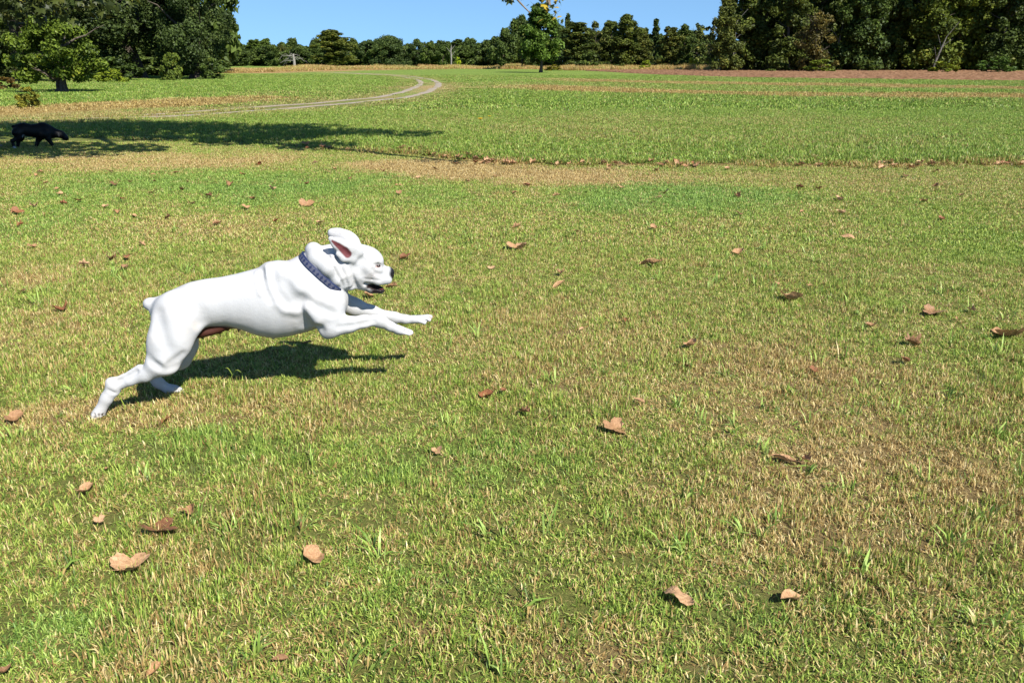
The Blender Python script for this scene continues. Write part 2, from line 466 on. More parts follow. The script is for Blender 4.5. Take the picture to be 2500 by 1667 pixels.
    (-0.449, 12.186, 0.082, 2, 0.28, 'light brown cupped leaf, taller grass edge, above the bare strip, right of two'),
    (-0.367, 12.390, 0.104, 4, 0.06, 'tan curled leaf, taller grass edge, right of bare strip, middle of three'),
    (-0.350, 12.191, 0.092, 1, 0.54, 'dark brown folded leaf, taller grass edge, right of bare strip'),
    (-0.563, 12.735, 0.076, 4, 0.03, 'tan curled leaf, taller grass edge, above the bare strip'),
    (-0.799, 12.887, 0.095, 3, 0.16, 'tan lobed leaf, taller grass edge, above the bare strip, left of two'),
    (1.048, 12.222, 0.079, 4, 0.13, 'tan curled leaf, taller grass edge, left of the middle, left of two'),
    (1.385, 11.708, 0.073, 4, 0.37, 'light brown curled leaf, taller grass edge, left of the middle, rightmost of three'),
    (0.482, 12.366, 0.081, 0, 0.11, 'tan flat leaf, taller grass edge, left of the middle, left of two'),
    (0.843, 12.011, 0.074, 4, 0.41, 'light brown curled leaf, taller grass edge, left of the middle, middle of three'),
    (0.673, 12.143, 0.116, 0, 0.02, 'tan flat leaf, taller grass edge, left of the middle, right of two'),
    (1.529, 12.094, 0.097, 4, 0.07, 'tan curled leaf, taller grass edge, left of the middle, right of two'),
    (1.365, 12.194, 0.100, 4, 0.68, 'dark brown curled leaf, taller grass edge, left of the middle'),
    (0.321, 12.256, 0.120, 4, 0.26, 'light brown curled leaf, taller grass edge, left of the middle, leftmost of three'),
    (0.856, 12.161, 0.071, 3, 0.25, 'light brown lobed leaf, taller grass edge, left of the middle'),
    (0.661, 11.908, 0.079, 3, 0.89, 'red brown lobed leaf, taller grass edge, left of the middle'),
    (2.436, 12.127, 0.082, 0, 0.07, 'tan flat leaf, taller grass edge, right of the middle'),
    (2.437, 11.894, 0.086, 4, 0.52, 'dark brown curled leaf, taller grass edge, right of the middle, right of two'),
    (2.503, 11.818, 0.108, 3, 0.4, 'light brown lobed leaf, taller grass edge, right of the middle, right of two'),
    (2.196, 11.936, 0.091, 1, 0.74, 'dark brown folded leaf, taller grass edge, right of the middle'),
    (2.663, 11.904, 0.119, 4, 0.19, 'tan curled leaf, taller grass edge, right of the middle'),
    (1.533, 12.112, 0.110, 3, 0.33, 'light brown lobed leaf, taller grass edge, right of the middle, left of two'),
    (2.462, 12.143, 0.104, 0, 0.39, 'light brown flat leaf, taller grass edge, right of the middle'),
    (2.649, 11.817, 0.095, 2, 0.68, 'dark brown cupped leaf, taller grass edge, right of the middle'),
    (2.296, 12.151, 0.085, 4, 0.34, 'light brown curled leaf, taller grass edge, right of the middle, left of two'),
    (2.457, 12.235, 0.112, 4, 0.44, 'light brown curled leaf, taller grass edge, right of the middle, right of two'),
    (2.164, 12.030, 0.096, 1, 0.37, 'light brown folded leaf, taller grass edge, right of the middle'),
    (2.666, 12.014, 0.102, 0, 0.95, 'red brown flat leaf, taller grass edge, right of the middle'),
    (2.089, 12.300, 0.109, 4, 0.56, 'dark brown curled leaf, taller grass edge, right of the middle, left of two'),
    (1.616, 11.958, 0.114, 3, 0.61, 'dark brown lobed leaf, taller grass edge, right of the middle'),
    (4.536, 12.015, 0.073, 2, 0.8, 'red brown cupped leaf, taller grass edge, toward the right'),
    (4.520, 12.088, 0.082, 3, 0.26, 'light brown lobed leaf, taller grass edge, toward the right, leftmost of three'),
    (4.186, 12.025, 0.076, 0, 0.89, 'red brown flat leaf, taller grass edge, toward the right, left of two'),
    (4.253, 12.033, 0.106, 2, 0.5, 'dark brown cupped leaf, taller grass edge, toward the right'),
    (5.493, 12.185, 0.092, 0, 0.14, 'tan flat leaf, taller grass edge, toward the right'),
    (5.926, 12.331, 0.084, 4, 0.78, 'red brown curled leaf, taller grass edge, toward the right, left of two'),
    (6.269, 12.229, 0.098, 3, 0.47, 'light brown lobed leaf, taller grass edge, toward the right, rightmost of three'),
    (5.670, 12.281, 0.119, 3, 0.88, 'red brown lobed leaf, taller grass edge, toward the right'),
    (6.179, 12.053, 0.101, 4, 0.51, 'dark brown curled leaf, taller grass edge, toward the right'),
    (6.288, 12.257, 0.091, 0, 0.25, 'light brown flat leaf, taller grass edge, toward the right'),
    (6.119, 12.230, 0.093, 0, 0.82, 'red brown flat leaf, taller grass edge, toward the right, right of two'),
    (6.010, 12.135, 0.087, 2, 0.4, 'light brown cupped leaf, taller grass edge, toward the right'),
    (6.054, 12.204, 0.107, 2, 0.01, 'tan cupped leaf, taller grass edge, toward the right'),
    (5.701, 11.706, 0.088, 4, 1.0, 'red brown curled leaf, taller grass edge, toward the right, right of two'),
    (6.185, 11.996, 0.075, 3, 0.68, 'dark brown lobed leaf, taller grass edge, toward the right'),
    (5.273, 11.675, 0.118, 4, 0.2, 'tan curled leaf, taller grass edge, toward the right'),
    (5.601, 11.994, 0.078, 3, 0.19, 'tan lobed leaf, taller grass edge, toward the right'),
    (5.813, 11.788, 0.110, 3, 0.37, 'light brown lobed leaf, taller grass edge, toward the right, middle of three'),
    (7.197, 12.155, 0.093, 0, 0.07, 'tan flat leaf, taller grass edge, close to the right edge, leftmost of three'),
    (7.537, 12.109, 0.118, 0, 0.16, 'tan flat leaf, taller grass edge, close to the right edge, middle of three'),
    (7.430, 12.250, 0.099, 3, 0.84, 'red brown lobed leaf, taller grass edge, close to the right edge, left of two'),
    (7.184, 12.154, 0.119, 1, 0.24, 'tan folded leaf, taller grass edge, close to the right edge'),
    (7.663, 12.216, 0.105, 3, 0.01, 'tan lobed leaf, taller grass edge, close to the right edge'),
    (7.255, 12.131, 0.075, 4, 0.06, 'tan curled leaf, taller grass edge, close to the right edge'),
    (7.410, 11.910, 0.095, 3, 0.93, 'red brown lobed leaf, taller grass edge, close to the right edge, right of two'),
    (7.324, 12.191, 0.114, 0, 0.82, 'red brown flat leaf, taller grass edge, close to the right edge'),
    (7.515, 12.135, 0.079, 2, 0.93, 'red brown cupped leaf, taller grass edge, close to the right edge'),
    (7.493, 11.974, 0.103, 0, 0.23, 'tan flat leaf, taller grass edge, close to the right edge, rightmost of three'),
]
# worn and lush patches of the turf: x, y, rx, ry, dry, teal
ZONES = [
    (-6.25, 12.51, 2.62, 1.38, 0.62, 0.0),
    (-5.75, 9.49, 0.77, 0.63, 0.2, 0.0),
    (0.28, 11.05, 1.56, 1.01, 1.0, 0.0),
    (-1.2, 11.91, 1.02, 0.78, 0.8, 0.0),
    (-3.4, 5.42, 0.4, 0.5, 0.45, 0.0),
    (-2.9, 7.33, 0.9, 0.77, 0.35, 0.0),
    (-2.66, 4.43, 0.62, 0.53, 0.35, 0.0),
    (-1.56, 3.2, 0.54, 0.26, 0.35, 0.0),
    (-1.02, 3.19, 0.43, 0.22, 0.25, 0.0),
    (0.55, 4.14, 0.92, 0.73, 0.22, 0.0),
    (1.18, 3.36, 0.83, 0.73, 0.33, 0.0),
    (1.09, 2.38, 0.76, 0.49, 0.35, 0.0),
    (-0.23, 1.77, 0.12, 0.07, 0.6, 0.0),
    (-0.47, 1.66, 0.09, 0.06, 0.6, 0.0),
    (-0.67, 1.7, 0.09, 0.06, 0.4, 0.0),
    (-1.07, 2.06, 0.12, 0.09, 0.4, 0.0),
    (-0.98, 1.7, 0.13, 0.06, 0.4, 0.0),
    (0.27, 1.68, 0.32, 0.09, 0.25, 0.0),
    (-0.82, 6.27, 0.3, 0.29, 0.2, 0.0),
    (0.61, 8.54, 0.26, 0.26, 0.5, 0.0),
    (-1.97, 3.19, 0.32, 0.17, 0.35, 0.0),
    (0.2, 3.59, 0.39, 0.32, 0.2, 0.0),
    (-3.14, 9.66, 2.32, 1.47, -0.45, 0.9),
    (-4.64, 10.27, 1.55, 1.3, -0.3, 0.7),
    (1.81, 8.95, 1.81, 1.17, -0.45, 0.9),
    (-0.94, 9.23, 0.94, 0.89, -0.3, 0.6),
    (-1.28, 2.81, 0.42, 0.21, -0.28, 0.5),
    (-1.2, 1.75, 0.31, 0.18, -0.3, 0.7),
    (-0.16, 2.75, 0.5, 0.27, -0.2, 0.5),
    (4.13, 7.23, 1.08, 1.63, -0.3, 0.0),
    (-4.48, 7.37, 0.53, 0.97, -0.2, 0.6),
    (-0.24, 1.97, 0.19, 0.08, -0.2, 0.5),
    (0.68, 1.84, 0.28, 0.09, -0.2, 0.5),
    (1.73, 17.55, 2.59, 2.23, 0.28, 0.0),
    (5.82, 15.86, 2.72, 2.48, 0.15, 0.0),
    (3.47, 10.57, 2.67, 0.96, 0.18, 0.0),
]
EDGE = [(-17.32, 17.79), (-10.79, 17.28), (-6.95, 16.33), (-3.7, 14.42), (-2.77, 14.15), (-1.71, 13.62), (-0.98, 13.02), (-0.31, 12.36), (0.31, 12.21), (1.52, 12.05), (2.74, 12.05), (3.95, 12.0), (5.47, 12.0), (7.71, 12.21), (12.18, 12.36)]
TRACK = [(-15.36, 21.32), (-12.62, 22.1), (-10.2, 23.66), (-8.46, 26.32), (-6.78, 30.53), (-5.24, 35.47), (-4.88, 42.27), (-5.14, 51.39), (-5.91, 60.37), (-7.87, 74.87), (-10.82, 88.67), (-14.15, 99.99), (-19.21, 112.56), (-26.43, 126.12)]
BANK = [(-16.75, 23.29), (-15.61, 25.23), (-14.57, 26.78), (-13.64, 29.08), (-12.47, 30.84), (-11.16, 32.82), (-9.29, 34.28)]
ROW_FAR = [(1.1, 74.87), (8.0, 65.45), (13.3, 60.37), (20.58, 56.02), (30.98, 50.55), (41.37, 48.2)]
ROW_NEAR = [(-1.82, 53.15), (3.44, 46.74), (7.27, 42.27), (12.64, 39.57), (22.33, 36.3), (29.88, 34.67)]
PLOW_NEAR = [(12.86, 146.74), (18.54, 108.66), (21.34, 87.43), (24.97, 78.64), (33.17, 71.44), (40.86, 66.85), (54.87, 64.1)]
PLOW_FAR = [(14.4, 164.38), (26.23, 153.92), (36.24, 148.82), (45.4, 143.39), (65.46, 141.46), (85.36, 140.19), (119.5, 140.19)]
WEEDS = [(-42.41, 126.12), (-38.41, 143.39), (-34.14, 175.37), (-24.01, 197.35), (-10.24, 210.54), (4.66, 191.36), (14.51, 175.37), (25.75, 170.62), (43.34, 161.84)]
# trees: x, y, height, crown radius, kind, tint, label
TREES = [
    (-22.1, 41.0, 3.7, 2.5, 'low', (1.2, 1.35, 0.48), 'low spreading sunlit green tree standing before the dark oaks'),
    (-35.9, 80.0, 14.8, 7.4, 'oak', (0.62, 0.72, 0.6), 'tall dark oak behind the sunlit tree'),
    (-28.7, 76.0, 12.7, 4.2, 'oak', (0.7, 0.82, 0.7), 'dark oak closest to the open sky, crown reaching the ground'),
    (-39.0, 66.0, 11.2, 4.8, 'oak', (0.55, 0.6, 0.42), 'dark tree at the left edge behind the sunlit tree'),
    (-48.0, 95.0, 11.3, 5.1, 'oak', (0.6, 0.7, 0.5), 'dark tree filling the gap between sunlit tree and oaks'),
    (-98.3, 290.0, 6.2, 4.2, 'round', (0.9, 1.0, 0.8), 'greyish far tree next to the dark oak'),
    (-104.6, 327.0, 7.8, 4.5, 'round', (0.75, 0.95, 0.75), 'dark far tree with twin rounded tops'),
    (-98.4, 324.0, 9.5, 3.5, 'tall', (1.1, 1.3, 0.7), 'first of two light green treetops over the far wood'),
    (-92.7, 321.0, 9.7, 3.1, 'tall', (1.1, 1.3, 0.75), 'second of two light green treetops over the far wood'),
    (-86.6, 318.0, 7.3, 4.6, 'round', (1.2, 1.0, 0.75), 'brownish far tree behind the white dead tree, to its left'),
    (-81.5, 315.0, 6.8, 4.0, 'round', (1.05, 1.05, 0.7), 'olive far tree straight above the white dead tree'),
    (-75.5, 312.0, 6.9, 4.2, 'round', (0.8, 1.0, 0.7), 'green far tree between the white dead tree and the tall brownish one'),
    (-69.1, 309.0, 7.5, 3.6, 'round', (0.9, 1.1, 0.6), 'light green far tree left against the tall brownish tree'),
    (-57.4, 306.0, 9.5, 3.6, 'round', (1.25, 1.3, 0.7), 'yellowish far tree right behind the tall brownish tree'),
    (-50.8, 303.0, 8.7, 5.0, 'round', (0.7, 0.85, 0.7), 'dark far tree left of the big dome shaped one'),
    (-43.0, 300.0, 10.1, 8.5, 'dome', (0.68, 0.82, 0.66), 'big dark dome shaped tree in the middle of the far wood'),
    (-33.5, 297.0, 8.2, 4.3, 'round', (0.7, 0.85, 0.75), 'blue green far tree right of the dome shaped one'),
    (-28.6, 294.0, 7.7, 4.0, 'round', (0.95, 1.1, 0.65), 'mid green far tree left of the pale dead trunk'),
    (-23.8, 291.0, 8.2, 4.0, 'round', (0.8, 0.95, 0.65), 'far tree directly behind the pale dead trunk'),
    (-20.7, 328.0, 9.7, 4.5, 'tall', (0.85, 1.0, 0.65), 'far tree behind the yellow sapling'),
    (-15.5, 325.0, 9.8, 4.4, 'round', (0.75, 0.9, 0.65), 'dark far tree second right of the yellow sapling'),
    (-9.7, 322.0, 9.0, 4.4, 'round', (0.75, 0.92, 0.65), "dark far tree left of the lone field tree's group"),
    (-49.7, 235.0, 9.7, 5.5, 'tall', (1.25, 1.15, 0.65), 'tall brownish tree rising above the far wood'),
    (-1.6, 178.0, 7.9, 3.3, 'round', (0.85, 1.0, 0.7), 'dark tree at left behind the lone field tree'),
    (2.0, 185.0, 10.8, 4.1, 'round', (0.85, 1.0, 0.65), 'tall tree directly behind the lone field tree'),
    (9.8, 192.0, 10.0, 3.2, 'round', (0.7, 0.9, 0.7), 'blue green tree right behind the lone field tree'),
    (12.9, 199.0, 11.9, 1.9, 'cone', (0.7, 0.85, 0.75), 'narrow dark pointed tree right of the lone field tree'),
    (13.9, 184.0, 9.5, 4.1, 'tall', (1.05, 1.05, 0.7), 'bushy olive tree with a dense base right of the pointed one'),
    (18.6, 191.0, 10.0, 2.8, 'thin', (1.2, 1.05, 0.9), 'greyish thin tree beside the bushy olive one'),
    (22.9, 198.0, 10.3, 3.3, 'tall', (1.0, 1.0, 0.65), 'olive tree left of the flat topped one'),
    (24.5, 183.0, 11.0, 3.2, 'tall', (1.05, 1.05, 0.6), 'flat topped tree, tallest of the middle group'),
    (28.8, 190.0, 8.6, 2.8, 'tall', (1.1, 1.0, 0.65), 'short olive tree right of the flat topped one'),
    (33.2, 197.0, 10.7, 2.9, 'cone', (0.65, 0.8, 0.65), 'dark green pointed tree in the middle group'),
    (33.8, 182.0, 8.5, 2.5, 'tall', (1.1, 1.0, 0.6), 'brownish olive tree right of the dark pointed one'),
    (38.1, 189.0, 9.2, 2.4, 'tall', (0.9, 1.05, 0.7), 'light topped tree before the gap of sky'),
    (43.1, 196.0, 9.7, 3.1, 'thin', (1.3, 1.2, 1.05), 'bare greyish tree left of the tall right hand wood'),
    (43.0, 181.0, 10.3, 2.6, 'thin', (1.3, 1.1, 0.8), 'thin brownish tree at the foot of the tall wood'),
    (4.0, 118.0, 8.9, 4.3, 'lone', (0.95, 1.25, 0.55), 'lone green tree on a bare trunk at the edge of the field'),
    (34.1, 136.0, 11.4, 2.3, 'wood', (1.25, 1.15, 0.75), 'airy tree first to reach above the sky gap'),
    (39.1, 142.0, 14.7, 3.5, 'tall', (1.0, 1.02, 0.6), 'tall tree second from the sky gap'),
    (44.5, 148.0, 17.4, 3.7, 'tall', (0.8, 0.9, 0.6), 'tall tree with dense dark crown left of the rust coloured tree'),
    (45.0, 137.0, 17.6, 3.3, 'wood', (0.95, 0.95, 0.55), 'tall tree behind the left half of the rust coloured tree'),
    (51.2, 143.0, 18.3, 3.5, 'tall', (0.9, 0.95, 0.6), 'tall tree behind the right half of the rust coloured tree'),
    (57.7, 149.0, 20.5, 3.8, 'tall', (0.85, 0.9, 0.55), 'tall tree just right of the rust coloured tree'),
    (57.1, 138.0, 19.7, 3.5, 'wood', (0.7, 0.85, 0.55), 'tall tree over the dark hollow in the wood'),
    (63.5, 144.0, 19.8, 3.5, 'tall', (0.9, 0.95, 0.55), 'tall tree right of the dark hollow in the wood'),
    (70.1, 150.0, 22.0, 3.8, 'tall', (1.0, 1.0, 0.5), 'tall tree left of the leaning pale trunk'),
    (68.7, 139.0, 19.9, 3.7, 'wood', (1.2, 1.2, 0.5), 'tall tree behind the leaning pale trunk'),
    (75.9, 145.0, 20.7, 3.8, 'tall', (1.35, 1.3, 0.5), 'tall yellowish tree right of the leaning pale trunk'),
    (83.5, 151.0, 22.2, 4.0, 'tall', (1.0, 1.05, 0.5), 'tall tree second from the right edge of the picture'),
    (81.5, 140.0, 20.7, 3.7, 'wood', (0.7, 0.8, 0.5), 'tall dark tree at the right edge of the picture'),
    (89.6, 146.0, 21.5, 4.0, 'tall', (0.75, 0.85, 0.5), 'tall tree cut by the right edge of the picture'),
    (45.1, 126.0, 8.3, 3.8, 'rust', (1.2, 0.78, 0.6), 'rust coloured half bare tree at the front of the right hand wood'),
    (-28.4, 70.0, 2.2, 1.2, 'shrub', (1.2, 1.3, 0.6), 'leafy bush at the foot of the dark oaks'),
    (-15.7, 27.0, 0.7, 0.5, 'shrub', (2.4, 1.8, 0.8), 'loose brownish bush in the grass left of the sunlit tree'),
    (-27.2, 45.0, 0.7, 0.7, 'shrub', (1.6, 0.8, 0.6), 'rust coloured bush at the left edge under the trees'),
    (-29.6, 62.0, 1.0, 1.2, 'shrub', (2.2, 2.2, 0.6), 'yellow green bush between sunlit tree and oaks'),
    (7.4, 150.0, 1.0, 1.8, 'shrub', (2.2, 1.6, 0.4), 'yellow brown bush right of the lone field tree'),
    (26.3, 165.0, 1.8, 1.3, 'shrub', (2.6, 2.6, 0.5), 'yellow green sapling below the dark pointed tree'),
    (34.3, 160.0, 2.2, 1.4, 'shrub', (2.6, 2.5, 0.5), 'yellow green sapling under the bare greyish tree'),
    (-16.0, 250.0, 2.9, 1.2, 'shrub', (4.0, 4.0, 0.5), 'small bright yellow sapling in the far wood'),
    (44.6, 122.0, 1.8, 2.4, 'shrub', (1.6, 1.6, 0.5), 'green bush under the rust coloured tree'),
    (61.4, 120.0, 1.6, 2.1, 'shrub', (2.0, 1.9, 0.5), 'light green bush at the foot of the leaning pale trunk'),
    (54.3, 128.0, 1.6, 2.1, 'shrub', (0.9, 1.0, 0.5), 'dark bush before the hollow in the wood'),
    (41.2, 130.0, 1.4, 2.3, 'shrub', (1.0, 1.05, 0.5), 'low bush left of the rust coloured tree'),
    (71.3, 124.0, 2.2, 2.7, 'shrub', (0.8, 1.1, 0.5), 'dark green bush at the right edge of the wood'),
    (-26.4, 74.0, 1.8, 1.4, 'shrub', (0.9, 1.05, 0.7), 'dense bush at the right foot of the dark oaks'),
    (15.5, 168.0, 3.4, 2.8, 'shrub', (0.9, 1.0, 0.6), 'dense bush below the thin greyish tree'),
    (-33.8, 72.0, 1.9, 2.1, 'shrub', (0.6, 0.75, 0.5), 'dark bush between the sunlit tree and the oak trunks'),
]
SNAG = (-59.9, 232.0)
SNAG_B = (-18.9, 262.0)


# ------------------------------------------------------------------ the field
def poly_dist(x, y, pts):
    """distance to a polyline, and how far along it (0..1)"""
    best = np.full(np.shape(x), 1e9)
    along = np.zeros(np.shape(x))
    for i in range(len(pts) - 1):
        ax, ay = pts[i]
        dx, dy = pts[i + 1][0] - ax, pts[i + 1][1] - ay
        t = np.clip(((x - ax) * dx + (y - ay) * dy) / (dx * dx + dy * dy), 0, 1)
        d = np.hypot(x - ax - t * dx, y - ay - t * dy)
        m = d < best
        best = np.where(m, d, best)
        along = np.where(m, (i + t) / (len(pts) - 1), along)
    return best, along


def edge_y(x):
    return np.interp(x, [p[0] for p in EDGE], [p[1] for p in EDGE])


def turf(x, y):
    """dry 0..1, teal 0..1, tall 0..1, rust 0..1 at a place on the field"""
    x, y = np.asarray(x, float), np.asarray(y, float)
    dry = np.full(x.shape, 0.33)
    teal = np.zeros(x.shape)
    wob = (vnoise(x * 1.3, y * 1.3, 11) - 0.5) * 0.7 + (vnoise(x * 0.55, y * 0.4, 12) - 0.5) * 0.6
    for cx, cy, rx, ry, d, t in ZONES:
        q = np.sqrt(((x - cx) / rx) ** 2 + ((y - cy) / ry) ** 2) + wob
        m = np.clip((1.25 - q) / 1.0, 0, 1)
        m = m * m * (3 - 2 * m)
        dry = dry + d * m
        teal = np.maximum(teal, t * m)
    beyond = np.clip((y - edge_y(x)) / 0.25, 0, 1)
    dry = dry - 0.20 * beyond
    far = np.clip((y - 17) / 6, 0, 1)
    dry = dry + far * (-0.04 + 0.30 * (vnoise(x * 0.16, y * 0.10, 21) - 0.5)) + far * 0.25 * (vnoise(x * 0.5, y * 0.25, 22) - 0.5) + far * 0.45 * np.clip(vnoise(x * 0.07, y * 0.33, 23) - 0.45, 0, 1)
    rust = np.zeros(x.shape)
    # rows of dry hay on the right, the tan verge on the left, the dry strip in front of the woods
    d, _ = poly_dist(x, y, ROW_FAR)
    w = np.clip(1.0 - (d - 1.4 - 3.6 * vnoise(x * 0.22, y * 0.22, 31)) / 1.8, 0, 1) * np.clip((x - 0.5) / 6, 0, 1)
    dry = dry + 0.9 * w
    rust = np.maximum(rust, 0.6 * w)
    d, _ = poly_dist(x, y, ROW_NEAR)
    w = np.clip(1.0 - (d - 0.9 - 2.4 * vnoise(x * 0.3, y * 0.3, 32)) / 1.3, 0, 1) * np.clip((x + 2) / 4, 0, 1)
    dry = dry + 0.9 * w
    rust = np.maximum(rust, 0.7 * w)
    d, _ = poly_dist(x, y, BANK)
    w = np.clip(1.0 - (d - 1.1 - 1.0 * vnoise(x * 0.5, y * 0.5, 33)) / 1.2, 0, 1) * np.clip((-8.0 - x) / 3, 0, 1)
    w = w * (0.75 + 0.25 * vnoise(x * 0.8, y * 0.8, 34))
    dry = dry + 1.2 * w
    rust = np.maximum(rust, 0.7 * w)
    d, _ = poly_dist(x, y, TRACK)
    w = np.clip(1.0 - (d - 1.6) / 1.6, 0, 1)
    dry = dry + 0.42 * w
    d, _ = poly_dist(x, y, WEEDS)
    w = np.clip(1.0 - (d - 7) / 10, 0, 1)
    dry = dry + 0.8 * w
    rust = np.maximum(rust, 0.8 * w)
    meadow = np.clip((y - 27) / 4, 0, 1) * np.clip((-3.0 - x) / 4, 0, 1)
    dry = dry - 0.10 * meadow
    # trodden leaf litter along the mown edge
    e = np.abs(y - edge_y(x) - 0.05)
    lit = np.clip(1 - e / 0.22, 0, 1) * np.clip((x + 4) / 2, 0, 1)
    dry = dry + 0.55 * lit
    rust = np.maximum(rust, 0.8 * lit)
    tall = beyond * np.clip(1.15 - 0.25 * np.clip((y - 14) / 10, 0, 1), 0, 1.2)
    return np.clip(dry, 0.02, 1.2), np.clip(teal, 0, 1), tall, np.clip(rust, 0, 1)


def gz(x, y):
    """height of the ground"""
    x, y = np.asarray(x, float), np.asarray(y, float)
    r = np.hypot(x, y)
    near_ = np.clip((r - 5) / 4, 0, 1)
    z = near_ * 0.03 * (vnoise(x * 0.45, y * 0.45, 41) - 0.5)
    z = z + np.clip((r - 25) / 40, 0, 1) * 0.16 * (vnoise(x * 0.06, y * 0.06, 42) - 0.5)
    z = z + 0.03 * np.clip((y - edge_y(x)) / 0.2, 0, 1) * np.clip((x + 4) / 3, 0, 1) * np.clip(1 - (y - 18) / 10, 0, 1)
    return z


def make_ground():
    aa = np.concatenate([np.linspace(-180, -48, 34)[:-1], np.linspace(-48, 48, 330), np.linspace(48, 180, 34)[1:-1]])
    aa = np.radians(aa)
    rr = np.concatenate([[0.4], np.geomspace(0.9, 220, 340), np.geomspace(240, 4000, 24)])
    A, R = np.meshgrid(aa, rr)
    X, Y = np.sin(A) * R, np.cos(A) * R
    Z = gz(X, Y)
    dry, teal, tall, rust = turf(X.ravel(), Y.ravel())
    V = np.stack([X.ravel(), Y.ravel(), Z.ravel()], -1)
    na, nr = len(aa), len(rr)
    i, j = np.meshgrid(np.arange(nr - 1), np.arange(na), indexing='ij')
    k = (j + 1) % na
    Fq = np.stack([i * na + j, (i + 1) * na + j, (i + 1) * na + k, i * na + k], -1).reshape(-1, 4)
    # close the hole under the camera
    c = len(V)
    V = np.concatenate([V, [[0, 0, 0]]])
    cap = np.array([(c, q, (q + 1) % na, c) for q in range(0, na)])
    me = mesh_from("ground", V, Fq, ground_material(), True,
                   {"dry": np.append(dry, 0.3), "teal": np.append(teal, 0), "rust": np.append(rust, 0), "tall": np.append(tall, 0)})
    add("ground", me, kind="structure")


GREENS = [(0.0, (0.048, 0.110, 0.016)), (0.3, (0.138, 0.245, 0.032)), (0.65, (0.285, 0.400, 0.056)), (1.0, (0.500, 0.580, 0.135))]
STRAW = [(0.0, (0.190, 0.105, 0.040)), (0.3, (0.400, 0.270, 0.095)), (0.7, (0.580, 0.440, 0.180)), (1.0, (0.740, 0.620, 0.330))]


def turf_color(nb, v, dry, teal, rust):
    """colour of one blade: v in 0..1 picks green or straw, and the shade of it"""
    f1 = nb.math('FRACT', nb.math('MULTIPLY', v, 7.31))
    green = nb.ramp(f1, GREENS)
    green = nb.mix(nb.math('MULTIPLY', teal, 0.55), green, nb.mix(1.0, green, (0.62, 0.93, 1.25), 'MULTIPLY'))
    straw = nb.ramp(f1, STRAW)
    straw = nb.mix(nb.math('MULTIPLY', rust, 0.6), straw, nb.mix(1.0, straw, (1.0, 0.72, 0.52), 'MULTIPLY'))
    is_dry = nb.math('MULTIPLY', nb.math('SUBTRACT', nb.math('ADD', dry, 0.05), v), 9.0, clamp=True)
    return nb.mix(is_dry, green, straw)


def ground_material():
    nb = N("turf_floor")
    pos = nb.n("ShaderNodeNewGeometry").outputs["Position"]
    fine = nb.noise(pos, 150.0, 4.0, 0.75, 1.0)
    mid = nb.noise(pos, 6.0, 4.0, 0.6)
    wide = nb.noise(pos, 0.9, 3.0, 0.6)
    v = nb.math('MULTIPLY_ADD', nb.math('SUBTRACT', fine.outputs[0], 0.5), 1.5, nb.math('MULTIPLY_ADD', nb.math('SUBTRACT', mid.outputs[0], 0.5), 0.9, 0.5), clamp=True)
    dry = nb.math('ADD', nb.attr("dry").outputs["Fac"], nb.math('MULTIPLY', nb.math('SUBTRACT', wide.outputs[0], 0.5), 0.5))
    col = turf_color(nb, v, dry, nb.attr("teal").outputs["Fac"], nb.attr("rust").outputs["Fac"])
    # near the camera this is the thatch and soil between the blades
    ln = nb.n("ShaderNodeVectorMath", operation='LENGTH')
    nb.link(pos, ln.inputs[0])
    nearm = nb.remap(ln.outputs["Value"], 12.0, 40.0, 1.0, 0.0)
    soil = nb.ramp(fine.outputs[0], [(0.38, (0.016, 0.010, 0.005)), (0.54, (0.070, 0.044, 0.020)), (0.70, (0.30, 0.20, 0.09))])
    col = nb.mix(nb.math('MULTIPLY', nearm, 0.75), col, soil)
    # self-shade of a standing sward put into the colour: farther ground is darkened
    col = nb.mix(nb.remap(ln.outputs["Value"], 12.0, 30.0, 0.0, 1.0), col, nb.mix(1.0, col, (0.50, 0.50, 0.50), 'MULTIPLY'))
    b = nb.bump(nb.math('ADD', fine.outputs[0], mid.outputs[0]), 0.6, 0.03)
    return nb.done(nb.principled(col, 0.9, b, spec=0.1))


